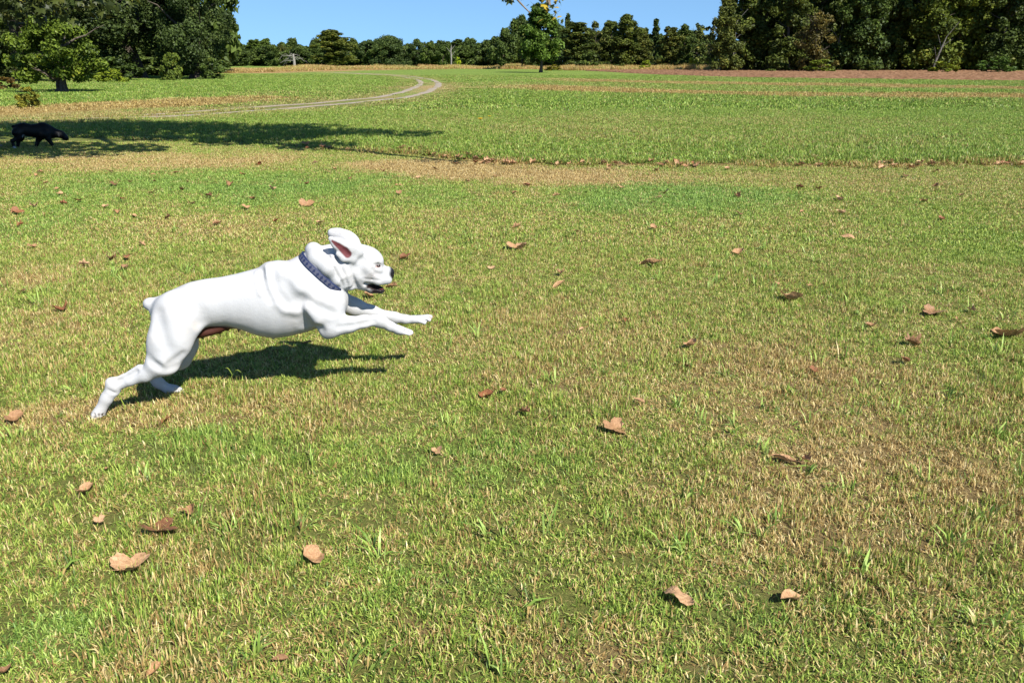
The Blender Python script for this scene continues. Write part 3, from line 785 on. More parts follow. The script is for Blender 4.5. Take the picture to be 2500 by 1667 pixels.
def make_track():
    """two worn gravel ruts curving off into the field"""
    pts = np.array(TRACK)
    t = np.linspace(0, len(pts) - 1, 260)
    cx, cy = np.interp(t, np.arange(len(pts)), pts[:, 0]), np.interp(t, np.arange(len(pts)), pts[:, 1])
    for _ in range(30):
        cx[1:-1] = 0.25 * cx[:-2] + 0.5 * cx[1:-1] + 0.25 * cx[2:]
        cy[1:-1] = 0.25 * cy[:-2] + 0.5 * cy[1:-1] + 0.25 * cy[2:]
    tx, ty = np.gradient(cx), np.gradient(cy)
    ln = np.hypot(tx, ty)
    nx, ny = -ty / ln, tx / ln
    nb = N("pale_gravel")
    pos = nb.n("ShaderNodeNewGeometry").outputs["Position"]
    a = nb.noise(pos, 14.0, 5.0, 0.7)
    b = nb.noise(pos, 0.7, 3.0)
    col = nb.ramp(a.outputs[0], [(0.3, (0.12, 0.095, 0.07)), (0.5, (0.24, 0.205, 0.17)), (0.72, (0.37, 0.33, 0.285))])
    col = nb.mix(nb.remap(b.outputs[0], 0.4, 0.65, 0.0, 0.55), col, (0.26, 0.20, 0.10))
    mat = nb.done(nb.principled(col, 0.9, nb.bump(a.outputs[0], 0.5, 0.03), spec=0.1))
    for off in (-0.62, 0.62):
        V = []
        for side in (-1, -0.5, 0.5, 1):
            wd = 0.19 + 0.13 * (vnoise(np.arange(260) * 0.33, np.full(260, off * 7 + side), 51) - 0.4)
            x = cx + nx * (off + side * wd)
            y = cy + ny * (off + side * wd)
            V.append(np.stack([x, y, gz(x, y) + (0.02 if abs(side) < 1 else 0.006)], -1))
        V = np.stack(V, 1).reshape(-1, 3)
        Fq = [(i * 4 + j, i * 4 + j + 1, (i + 1) * 4 + j + 1, (i + 1) * 4 + j) for i in range(259) for j in range(3)]
        add("path", mesh_from("wheel_rut", V, Fq, mat, True), kind="structure")


def make_plowed():
    """the strip of turned earth in front of the right hand wood"""
    a, b = np.array(PLOW_NEAR), np.array(PLOW_FAR)
    n, m = 900, 90
    s = np.linspace(0, len(a) - 1, n)
    ax, ay = np.interp(s, np.arange(len(a)), a[:, 0]), np.interp(s, np.arange(len(a)), a[:, 1])
    bx, by = np.interp(s, np.arange(len(b)), b[:, 0]), np.interp(s, np.arange(len(b)), b[:, 1])
    t = np.linspace(0, 1, m)[None, :]
    t = t + 0.012 * (vnoise(np.arange(n)[:, None] * 0.05 + 0 * t, t * 3, 60) - 0.5) * (t < 0.02)
    X, Y = ax[:, None] * (1 - t) + bx[:, None] * t, ay[:, None] * (1 - t) + by[:, None] * t
    clod = vnoise(X * 1.9, Y * 0.9, 61) * 0.14 + vnoise(X * 5, Y * 2.2, 62) * 0.11
    edge = np.minimum(np.minimum(t / 0.04, (1 - t) / 0.04), 1.0)
    Z = gz(X, Y) + 0.008 + clod * np.clip(edge, 0, 1)
    V = np.stack([X, Y, Z], -1).reshape(-1, 3)
    i, j = np.meshgrid(np.arange(n - 1), np.arange(m - 1), indexing='ij')
    Fq = np.stack([i * m + j, (i + 1) * m + j, (i + 1) * m + j + 1, i * m + j + 1], -1).reshape(-1, 4)
    nb = N("turned_earth")
    pos = nb.n("ShaderNodeNewGeometry").outputs["Position"]
    q = nb.noise(pos, 1.6, 5.0, 0.7)
    col = nb.ramp(q.outputs[0], [(0.3, (0.07, 0.036, 0.018)), (0.5, (0.165, 0.088, 0.046)), (0.72, (0.27, 0.165, 0.098))])
    mat = nb.done(nb.principled(col, 0.95, nb.bump(q.outputs[0], 0.7, 0.2), spec=0.05))
    add("plowed_field", mesh_from("plowed_field", V, Fq, mat, False), kind="structure")


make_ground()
make_track()
make_plowed()


# ------------------------------------------------------------------ trees
def foliage_material(name, dark, light, warm, trans=0.22):
    nb = N(name)
    v = nb.attr("tone").outputs["Fac"]
    oc = nb.n("ShaderNodeObjectInfo").outputs["Color"]
    col = nb.mix(nb.remap(v, 0.1, 0.8), dark, light)
    col = nb.mix(nb.remap(v, 0.86, 0.98, 0.0, 0.7), col, warm)
    col = nb.mix(1.0, col, oc, 'MULTIPLY')
    return leafy(nb, col, trans, 0.55, 0.2)


def bark_material(name, a, b, scale=9.0):
    nb = N(name)
    co = nb.n("ShaderNodeTexCoord").outputs["Object"]
    mp = nb.n("ShaderNodeMapping")
    mp.inputs["Scale"].default_value = (1.0, 1.0, 0.22)
    nb.link(co, mp.inputs[0])
    q = nb.noise(mp.outputs[0], scale, 5.0, 0.65)
    col = nb.mix(nb.remap(q.outputs[0], 0.35, 0.65), a, b)
    return nb.done(nb.principled(col, 0.9, nb.bump(q.outputs[0], 0.7, 0.05), spec=0.1))


LEAF = foliage_material("tree_leaves", (0.026, 0.040, 0.011), (0.105, 0.130, 0.033), (0.20, 0.155, 0.035))
BARK = bark_material("grey_brown_bark", (0.035, 0.027, 0.020), (0.12, 0.098, 0.078))
BARK_GREY = bark_material("grey_bark", (0.05, 0.045, 0.04), (0.17, 0.155, 0.135))
BARK_PALE = bark_material("pale_dead_wood", (0.13, 0.12, 0.105), (0.28, 0.26, 0.235))


def lump_leaves(rng, C, Rr, n, leaf, aspect=1.5, up=0.25, spread=0.45):
    """n leaves over the outside of each lump; rhombic blades with their own tilt"""
    C, Rr = np.asarray(C, float), np.asarray(Rr, float)
    w = (Rr[:, 0] * Rr[:, 2]) ** 0.9
    cnt = np.maximum((w / w.sum() * n).astype(int), 6)
    idx = np.repeat(np.arange(len(C)), cnt)
    m = len(idx)
    d = rng.normal(size=(m, 3))
    d[:, 2] += 0.15
    d /= np.linalg.norm(d, axis=1)[:, None]
    rad = 1.0 - spread * rng.random(m) ** 1.6 + 0.12 * rng.normal(size=m)
    P = C[idx] + d * Rr[idx] * rad[:, None]
    nrm = d * 0.9 + rng.normal(size=(m, 3)) * 0.55 + np.array([0, 0, up])
    nrm /= np.linalg.norm(nrm, axis=1)[:, None]
    t = np.cross(nrm, rng.normal(size=(m, 3)))
    t /= np.linalg.norm(t, axis=1)[:, None] + 1e-9
    b = np.cross(nrm, t)
    s = leaf * (0.55 + 0.9 * rng.random(m))[:, None]
    bend = nrm * s * 0.22
    V = np.stack([P - t * s * 0.5 * aspect - bend, P - b * s * 0.5, P + t * s * 0.5 * aspect - bend, P + b * s * 0.5], 1).reshape(-1, 3)
    Fq = np.arange(4 * m).reshape(-1, 4)
    lump_tone = rng.random(len(C))
    tone = np.clip(0.62 * rng.random(m) + 0.38 * lump_tone[idx], 0, 1)
    return V, Fq, np.repeat(tone, 4)


def crown_lumps(rng, kind):
    """lumps for a crown of height 1 and radius 1 (x,y), z 0..1"""
    C, R = [], []

    def put(x, y, z, r, rz):
        C.append((x, y, z))
        R.append((r, r, rz))
    if kind in ('oak', 'round', 'dome', 'low', 'shrub'):
        n = {'oak': 140, 'round': 34, 'dome': 60, 'low': 70, 'shrub': 26}[kind]
        z0 = {'oak': 0.05, 'round': 0.12, 'dome': 0.0, 'low': 0.2, 'shrub': 0.0}[kind]
        for i in range(n):
            u = rng.random()
            z = z0 + (1 - z0) * u
            prof = {'oak': (1 - abs(2 * u - 0.85) ** 2.6 * 0.75), 'round': (1 - abs(2 * u - 0.9) ** 2.2 * 0.85), 'dome': math.sqrt(max(0.02, 1 - u ** 2.0)),
                    'low': (1 - abs(2 * u - 0.7) ** 2.2 * 0.8), 'shrub': math.sqrt(max(0.03, 1 - u * u))}[kind]
            prof = max(prof, 0.12)
            a = rng.random() * 2 * math.pi
            q = prof * (0.35 + 0.65 * math.sqrt(rng.random())) * (0.75 + 0.45 * rng.random())
            r = (0.11 + 0.17 * rng.random() ** 1.5) * {'oak': 0.95, 'low': 0.85}.get(kind, 1.15)
            put(q * math.cos(a) * 0.85, q * math.sin(a) * 0.85, z * 0.92 + 0.03, r, r * (0.42 if kind == 'oak' else 0.5))
    elif kind in ('tall', 'wood', 'thin', 'rust'):
        n = {'tall': 90, 'wood': 110, 'thin': 30, 'rust': 44}[kind]
        for i in range(n):
            u = (i + rng.random()) / n
            prof = (0.75 + 0.35 * math.sin(u * 9.0 + rng.random() * 4)) * (1.0 - 0.6 * u ** 2.2)
            a = rng.random() * 2 * math.pi
            q = prof * math.sqrt(rng.random())
            r = 0.13 + 0.22 * rng.random() ** 1.6 * (1 - 0.4 * u)
            put(q * math.cos(a), q * math.sin(a), 0.04 + 0.93 * u, r, r * 0.24)
    elif kind in ('cone', 'lone'):
        n = {'cone': 40, 'lone': 64}[kind]
        for i in range(n):
            u = (i + rng.random()) / n
            z0 = 0.05 if kind == 'cone' else 0.24
            prof = (1.03 - u) ** (0.8 if kind == 'cone' else 0.62) * (0.72 if (kind == 'lone' and u < 0.1) else 1)
            a = rng.random() * 2 * math.pi
            q = prof * (0.3 + 0.7 * rng.random())
            r = 0.13 + 0.14 * rng.random() * (1 - 0.5 * u)
            put(q * math.cos(a) * 0.88, q * math.sin(a) * 0.88, z0 + (0.97 - z0) * u, r, r * 0.34)
    return np.array(C), np.array(R)


def trunk_geo(rng, H, R, kind):
    """trunk with limbs for a tree of height H, crown radius R"""
    parts = []
    r0 = {'oak': 0.045, 'low': 0.075, 'lone': 0.022, 'shrub': 0.012, 'thin': 0.012, 'rust': 0.02}.get(kind, 0.017) * H
    top = {'oak': 0.7, 'low': 0.6, 'shrub': 0.6}.get(kind, 0.93)
    n = 9
    z = np.linspace(-0.02, top, n) * H
    sway = np.cumsum(rng.normal(size=(n, 2)) * 0.012 * H, axis=0)
    sway[0] = 0
    P = np.concatenate([sway, z[:, None]], 1)
    rad = r0 * (1 - 0.85 * np.linspace(0, 1, n)) * np.where(np.arange(n) == 0, 1.5, 1.0)
    parts.append(tube(P, rad, 9))
    limbs = {'thin': 16, 'rust': 22, 'oak': 12, 'low': 10, 'shrub': 7}.get(kind, 9)
    for i in range(limbs):
        u = 0.25 + 0.7 * rng.random() if kind != 'shrub' else 0.1 + 0.4 * rng.random()
        k = u * (n - 1)
        i0 = int(k)
        p0 = P[i0] + (P[min(i0 + 1, n - 1)] - P[i0]) * (k - i0)
        a = rng.random() * 2 * math.pi
        ln = R * (0.55 + 0.4 * rng.random()) * (1.0 if kind in ('oak', 'low', 'shrub') else (1 - 0.5 * u))
        rise = ln * (0.25 + 0.6 * rng.random())
        q = np.linspace(0, 1, 6)[:, None]
        pts = p0 + q * np.array([math.cos(a) * ln, math.sin(a) * ln, rise]) + np.concatenate([rng.normal(size=(6, 3)) * 0.03 * ln * q])
        rr = r0 * 0.42 * (1 - 0.9 * q[:, 0]) * (1 - 0.5 * u)
        parts.append(tube(pts, rr + 0.004, 6))
        if kind in ('thin', 'rust'):
            for _ in range(3):
                s = pts[2 + int(rng.random() * 3)]
                e = s + rng.normal(size=3) * ln * 0.3 + np.array([0, 0, ln * 0.2])
                parts.append(tube(np.linspace(s, e, 4), np.linspace(rr[2] * 0.6, 0.01, 4), 5))
    return join_geo(parts)


PROTO = {}


def tree_protos():
    """a few crowns and trunks of each kind; trees share them, each turned and scaled its own way"""
    spec = {  # kind: (variants, height, radius, leaves, leaf size)
        'oak': (3, 18.0, 6.6, 52000, 0.20), 'round': (4, 9.0, 4.4, 6500, 0.36), 'dome': (1, 10.0, 8.6, 13000, 0.36), 'low': (1, 4.3, 2.7, 13000, 0.12),
        'tall': (4, 16.0, 4.0, 11000, 0.33), 'wood': (3, 20.0, 4.2, 16000, 0.33), 'thin': (2, 11.0, 3.0, 900, 0.40), 'rust': (1, 9.0, 4.2, 3000, 0.30),
        'cone': (1, 11.0, 2.6, 2600, 0.45), 'lone': (1, 9.3, 3.9, 9000, 0.26), 'shrub': (3, 2.4, 1.6, 1800, 0.17)}
    for kind, (nv, H, R, n, leaf) in spec.items():
        PROTO[kind] = []
        for v in range(nv):
            rng = np.random.default_rng(sum(map(ord, kind)) * 10 + v)
            C, Q = crown_lumps(rng, kind)
            C = C * np.array([R, R, H])
            Q = Q * np.array([R, R, H])
            if kind in ('round', 'oak', 'dome', 'low', 'shrub'):
                Q[:, 2] = np.maximum(Q[:, 2], Q[:, 0] * 0.55)
                Q[:, 2] = np.minimum(Q[:, 2], Q[:, 0] * 0.95)
            else:
                Q[:, 2] = np.clip(Q[:, 2], Q[:, 0] * 0.75, Q[:, 0] * 1.1)
            V, Fq, tone = lump_leaves(rng, C, Q, n, leaf)
            V[:, 2] *= H / np.percentile(V[:, 2], 99.7)
            V[:, 2] = np.maximum(V[:, 2], 0.02 * H)
            cm = mesh_from(kind + "_crown", V, Fq, LEAF, False, {"tone": tone})
            tv, tq = trunk_geo(rng, H, R, kind)
            tm = mesh_from(kind + "_trunk", tv, tq, BARK, True)
            PROTO[kind].append((cm, tm, H, R, V, tone))


TREE_NAME = {'oak': 'oak_tree', 'shrub': 'bush', 'low': 'spreading_tree', 'lone': 'field_tree', 'thin': 'bare_tree', 'rust': 'rust_leaved_tree', 'cone': 'pointed_tree'}


def plant_trees():
    rng = random.Random(5)
    used = {}
    for x, y, h, r, kind, tint, label in TREES:
        k = used.get(kind, 0)
        used[kind] = k + 1
        cm, tm, H, R, _, _ = PROTO[kind][k % len(PROTO[kind])]
        root = add(TREE_NAME.get(kind, 'woodland_tree'), None, loc=(x, y, float(gz(x, y)) - 0.03), rotz=rng.uniform(0, 6.28), label=label, cat="bush" if kind == 'shrub' else "tree",
                   group={'shrub': "bushes along the wood's edge", 'oak': "dark oaks on the left"}.get(kind, "trees of the wood around the field"))
        if kind in ('tall', 'wood'):
            r *= 1.3
        root.scale = (r / R, r / R, h / H)
        t = add("trunk", tm, root)
        c = add("crown", cm, root)
        c.color = (*tint, 1.0)
    # the wood goes on behind the first row: one mass nobody could count
    g = np.random.default_rng(12)
    Vs, Ts = [], []
    rows = [(x, 345 + 30 * g.random(), 7.5 + 3.5 * g.random(), 5.5, 'round') for x in np.linspace(-125, 10, 34)]
    rows += [(x, 215 + 14 * g.random(), 6.5 + 3 * g.random(), 5.0, 'round') for x in np.linspace(-6, 52, 17)]
    rows += [(x, 158 + 12 * g.random(), 20 + 4 * g.random(), 6.5, 'round') for x in np.linspace(47, 125, 22)]
    rows += [(x, 172 + 12 * g.random(), 24 + 4 * g.random(), 8.0, 'round') for x in np.linspace(56, 150, 18)]
    rows += [(x, 112 + 15 * g.random(), 17 + 4 * g.random(), 8.0, 'round') for x in np.linspace(-92, -44, 11)]
    rows += [(x, 92 + 6 * g.random(), 3.0 + 2 * g.random(), 4.5, 'round') for x in np.linspace(-66, -36, 9)]
    rows += [(x, 300 + 20 * g.random(), 5.0 + 2.5 * g.random(), 6.0, 'round') for x in np.linspace(-112, -4, 26)]
    for x, y, h, r, kind in rows:
        cm, tm, H, R, V, tone = PROTO[kind][int(g.integers(len(PROTO[kind])))]
        a = g.random() * 6.28
        q = np.stack([V[:, 0], V[:, 1], np.maximum(V[:, 2] - 0.13 * H, 0.0) / 0.87], -1) * np.array([r / R, r / R, h / H])
        Vs.append(np.stack([q[:, 0] * math.cos(a) - q[:, 1] * math.sin(a) + x, q[:, 0] * math.sin(a) + q[:, 1] * math.cos(a) + y, q[:, 2]], -1))
        Ts.append(tone * (0.75 + 0.2 * g.random()))
    V = np.concatenate(Vs)
    o = add("woods", mesh_from("far_woods", V, np.arange(len(V)).reshape(-1, 4), LEAF, False, {"tone": np.concatenate(Ts)}), kind="stuff",
            label="dense dark wood behind the first row of trees", cat="wood")
    o.color = (1.0, 1.12, 0.80, 1.0)


def dead_trees():
    rng = np.random.default_rng(31)
    root = add("dead_tree", None, loc=(*SNAG, 0), label="white dead tree with bare drooping branches before the far wood", cat="tree")
    parts = [tube([(0, 0, -0.1), (0.05, 0, 1.6), (-0.05, 0, 2.9), (0, 0, 3.6)], [0.42, 0.34, 0.28, 0.14], 9)]
    add("trunk", mesh_from("dead_trunk", *parts[0], BARK_PALE, True), root)
    for i in range(15):
        a = rng.choice([0, math.pi, math.pi]) + rng.normal() * 0.7
        z = rng.uniform(1.6, 3.4)
        ln = rng.uniform(1.6, 5.0)
        q = np.linspace(0, 1, 8)[:, None]
        pts = np.array([0, 0, z]) + q * np.array([math.cos(a) * ln, math.sin(a) * ln, 0]) + np.concatenate([0 * q, 0 * q, q * rng.uniform(0.1, 1.3) - q ** 2 * rng.uniform(0.2, 3.6) + rng.normal(size=(8, 1)) * 0.25 * q], 1)
        pts[:, 2] = np.maximum(pts[:, 2], 0.1)
        add("branch", mesh_from("dead_branch", *tube(pts, np.linspace(0.075, 0.02, 8), 6), BARK_PALE, True), root)
    root = add("dead_tree", None, loc=(*SNAG_B, 0), label="pale dead trunk beside the bright yellow sapling", cat="tree")
    add("trunk", mesh_from("dead_trunk", *tube([(0, 0, -0.1), (0.1, 0, 2.5), (0.0, 0, 5.0), (0.25, 0, 6.4)], [0.22, 0.2, 0.17, 0.06], 8), BARK_PALE, True), root)
    for sx, z in ((1, 3.2), (-1, 4.2), (1, 4.9)):
        add("branch", mesh_from("dead_branch", *tube([(0.05, 0, z), (sx * 0.7, 0, z + 0.7), (sx * 1.3, 0.2, z + 1.5)], [0.09, 0.06, 0.02], 6), BARK_PALE, True), root)
    # pale leaning trunks that stand out in front of the right hand wood
    for x, y, h, lx, r, lb in ((66.2, 132.5, 5.2, 1.5, 0.17, "leaning pale trunk in front of the right hand wood"), (53.0, 139.0, 7.0, 0.8, 0.16, "slim pale trunk rising right behind the rust coloured tree"),
                               (36.0, 138.0, 7.5, 0.2, 0.15, "straight pale trunk left of the rust coloured tree")):
        root = add("dead_tree", None, loc=(x, y, 0), label=lb, cat="tree")
        P = [(0, 0, -0.1), (lx * 0.2, 0, h * 0.3), (lx * 0.55, 0, h * 0.65), (lx, 0.2, h)]
        add("trunk", mesh_from("pale_trunk", *tube(P, [r * 1.2, r, r * 0.8, r * 0.3], 8), BARK_GREY, True), root)
        for k in range(5):
            s = np.array(P[1 + k % 3], float)
            e = s + np.array([rng.normal() * 2.2, rng.normal() * 0.8, 1.4 + rng.random()])
            add("branch", mesh_from("pale_branch", *tube([s, (s + e) / 2 + rng.normal(size=3) * 0.2, e], [r * 0.35, r * 0.22, 0.03], 6), BARK_GREY, True), root)


def lobed_leaf(n=5):
    """flat five-lobed leaf, unit width, as a fan of triangles about its heart"""
    rim = []
    for i in range(n):
        a = math.radians(-110 + 220 * i / (n - 1))
        ln = (0.58, 0.8, 1.0, 0.8, 0.58)[i]
        rim.append((math.sin(a) * ln * 0.62, math.cos(a) * ln * 0.62))
        if i < n - 1:
            b = math.radians(-110 + 220 * (i + 0.5) / (n - 1))
            rim.append((math.sin(b) * 0.30, math.cos(b) * 0.30))
    rim.append((0.0, -0.12))
    V = [(0, 0, 0.04)] + [(x, y, -0.10 * (x * x + y * y) / 0.3) for x, y in rim]
    m = len(rim)
    F = [(0, 1 + i, 1 + (i + 1) % m) for i in range(m)]
    return np.array(V), np.array(F)


def make_sycamore():
    """the big tree at the left: trunk just out of view, limbs reaching over the lawn"""
    rng = np.random.default_rng(77)
    root = add("sycamore_tree", None, loc=(-9.75, 13.8, 0.0), label="broad leaved tree at the left edge whose low boughs hang over the lawn", cat="tree")
    nb = N("sycamore_bark")
    co = nb.n("ShaderNodeTexCoord").outputs["Object"]
    q = nb.noise(co, 3.0, 5.0, 0.6)
    col = nb.ramp(q.outputs[0], [(0.3, (0.075, 0.055, 0.038)), (0.5, (0.17, 0.135, 0.10)), (0.7, (0.34, 0.30, 0.25))])
    bark = nb.done(nb.principled(col, 0.85, nb.bump(q.outputs[0], 0.5, 0.03), spec=0.1))
    th = np.linspace(0, 2 * np.pi, 40, endpoint=False)
    V = []
    zs = [-0.05, 0.03, 0.10, 0.22, 0.45, 0.9, 1.6, 2.6, 3.6, 4.4]
    for z in zs:
        flare = 0.62 * math.exp(-max(z, 0) / 0.16)
        r = (0.62 - 0.06 * max(z, 0) * 0.6) + flare * (0.55 + 0.45 * np.cos(th * 5 + 0.6)) 
        V.append(np.stack([r * np.cos(th), r * np.sin(th), np.full(40, z)], -1))
    V = np.concatenate(V)
    Fq = [(i * 40 + j, i * 40 + (j + 1) % 40, (i + 1) * 40 + (j + 1) % 40, (i + 1) * 40 + j) for i in range(len(zs) - 1) for j in range(40)]
    add("trunk", mesh_from("sycamore_trunk", V, Fq, bark, True), root)
    # limbs, in the tree's own frame
    limbs = [([(0, 0, 3.9), (2.2, -0.3, 5.2), (4.6, -0.9, 5.9), (7.2, -1.8, 5.5), (9.0, -2.5, 4.4), (10.0, -2.9, 2.9), (10.22, -3.0, 2.12)], 0.26),
             ([(0, 0, 3.4), (1.2, -1.2, 3.9), (2.4, -1.8, 3.8), (3.3, -2.0, 2.9), (3.9, -2.1, 2.2)], 0.15),
             ([(0, 0, 4.2), (2.0, 1.2, 5.6), (4.2, 1.8, 6.2), (6.4, 1.2, 5.9), (8.8, 0.4, 5.6), (11.0, -0.4, 5.0)], 0.2),
             ([(0, 0, 4.2), (-1.8, 0.6, 6.0), (-3.6, 1.0, 7.0)], 0.2),
             ([(0, 0, 3.6), (1.0, -1.8, 4.2), (1.9, -2.9, 3.3), (2.4, -3.0, 2.3)], 0.13),
             ([(4.6, -0.9, 5.9), (5.6, -2.6, 5.2), (6.2, -3.4, 4.4)], 0.1)]
    tips = []
    for pts, r in limbs:
        P = np.array(pts, float)
        t = np.linspace(0, len(P) - 1, len(P) * 4)
        Q = np.stack([np.interp(t, np.arange(len(P)), P[:, k]) for k in range(3)], -1)
        for _ in range(3):
            Q[1:-1] = 0.25 * Q[:-2] + 0.5 * Q[1:-1] + 0.25 * Q[2:]
        add("limb", mesh_from("sycamore_limb", *tube(Q, np.linspace(r, 0.02, len(Q)), 8), bark, True), root)
    # leaf clusters: centre, radii, count
    cl = [((2.4, 0.2, 5.6), (1.6, 2.0, 0.8), 520), ((4.3, -0.4, 6.1), (1.6, 2.0, 0.8), 560), ((6.2, -0.8, 6.0), (1.5, 1.8, 0.8), 520), ((7.8, -1.6, 5.4), (1.2, 1.4, 0.7), 360),
          ((5.6, 1.2, 6.2), (1.5, 1.5, 0.7), 420), ((3.4, 1.8, 6.2), (1.5, 1.4, 0.8), 420), ((9.0, -2.4, 4.6), (0.8, 0.8, 0.5), 130), ((5.9, -3.0, 4.9), (0.9, 0.9, 0.5), 150),
          ((-1.5, 0.6, 6.2), (2.2, 2.2, 1.2), 700), ((-3.6, 1.2, 7.0), (2.0, 2.0, 1.2), 500), ((0.4, -0.8, 5.0), (1.4, 1.6, 0.9), 420),
          ((2.0, -1.6, 2.95), (1.1, 0.8, 0.8), 560), ((3.0, -1.9, 2.45), (0.9, 0.7, 0.55), 380), ((2.2, -2.6, 2.3), (0.8, 0.7, 0.55), 340), ((3.8, -2.1, 2.25), (0.6, 0.5, 0.32), 150), ((1.3, -2.0, 2.5), (0.7, 0.7, 0.85), 360), ((4.4, -2.2, 2.3), (0.4, 0.4, 0.22), 50),
          ((4.3, -3.0, 5.0), (1.4, 1.1, 0.6), 380), ((2.9, -2.4, 4.6), (1.2, 1.0, 0.6), 320), ((8.4, -0.8, 5.4), (1.2, 1.2, 0.6), 420), ((9.6, -0.4, 5.4), (1.1, 1.0, 0.5), 240), ((10.7, -0.5, 5.0), (0.7, 0.8, 0.4), 90), ((8.4, 0.6, 5.8), (1.2, 1.1, 0.5), 240), ((7.0, 0.4, 6.0), (1.4, 1.4, 0.7), 420), ((1.2, 1.6, 5.6), (1.6, 1.4, 0.8), 420), ((4.6, 0.6, 6.6), (2.2, 1.6, 0.7), 600)]
    lv, lf = lobed_leaf()
    Vs, Fs, tone, base = [], [], [], 0

    def leaves(P, size, tn, down=0.3):
        nonlocal base
        m = len(P)
        nrm = rng.normal(size=(m, 3)) * 0.6 + np.array([0.35, -0.5, 0.75])
        nrm /= np.linalg.norm(nrm, axis=1)[:, None]
        ax = rng.normal(size=(m, 3)) + np.array([0, 0, -down * 2])
        u = ax - (ax * nrm).sum(1)[:, None] * nrm
        u /= np.linalg.norm(u, axis=1)[:, None]
        w = np.cross(u, nrm)
        s = size * (0.6 + 0.7 * rng.random(m))
        X = P[:, None, :] + s[:, None, None] * (lv[None, :, 0:1] * w[:, None, :] + lv[None, :, 1:2] * u[:, None, :] + lv[None, :, 2:3] * nrm[:, None, :])
        Vs.append(X.reshape(-1, 3))
        Fs.append((lf[None] + (base + np.arange(m) * len(lv))[:, None, None]).reshape(-1, 3))
        base += m * len(lv)
        tone.append(np.repeat(tn, len(lv)))
    for c, r, n in cl:
        n = int(n * 1.5) if c[2] > 4 else n
        d = rng.normal(size=(n, 3))
        d /= np.linalg.norm(d, axis=1)[:, None]
        P = np.array(c) + d * np.array(r) * (rng.random(n) ** 0.45)[:, None]
        leaves(P, 0.23 if c[2] > 4 else 0.15, np.clip(rng.random(n) * 0.9 + (rng.random(n) > 0.93) * 0.3, 0, 1))
    # the bough tip with its few yellowing leaves
    tip = np.array([10.2, -3.0, 2.13])
    P = tip + rng.normal(size=(26, 3)) * np.array([0.10, 0.10, 0.085])
    leaves(P, 0.115, np.where(rng.random(26) < 0.5, 1.0, 0.5))
    P = tip + np.array([-0.42, 0.05, 0.10]) + rng.normal(size=(22, 3)) * np.array([0.13, 0.12, 0.04])
    leaves(P, 0.115, rng.random(22) * 0.6)
    nb = N("sycamore_leaves")
    v = nb.attr("tone").outputs["Fac"]
    col = nb.ramp(v, [(0.0, (0.020, 0.030, 0.007)), (0.7, (0.055, 0.07, 0.013)), (0.9, (0.13, 0.13, 0.02)), (1.0, (0.34, 0.24, 0.02))])
    mat = leafy(nb, col, 0.25, 0.5, 0.25)
    add("crown", mesh_from("sycamore_leaves", np.concatenate(Vs), np.concatenate(Fs), mat, False, {"tone": np.concatenate(tone)}), root)
    tw = []
    for a, b in (((10.0, -2.95, 2.7), (10.2, -3.0, 2.1)), ((10.0, -2.9, 2.55), (9.65, -2.95, 2.2)), ((9.7, -2.9, 2.32), (9.98, -2.95, 2.03))):
        a, b = np.array(a), np.array(b)
        tw.append(tube([a, (a + b) / 2 + rng.normal(size=3) * 0.02, b], [0.016, 0.011, 0.006], 6))
    add("twig", mesh_from("sycamore_twigs", *join_geo(tw), bark, True), root)


tree_protos()
plant_trees()
dead_trees()
make_sycamore()

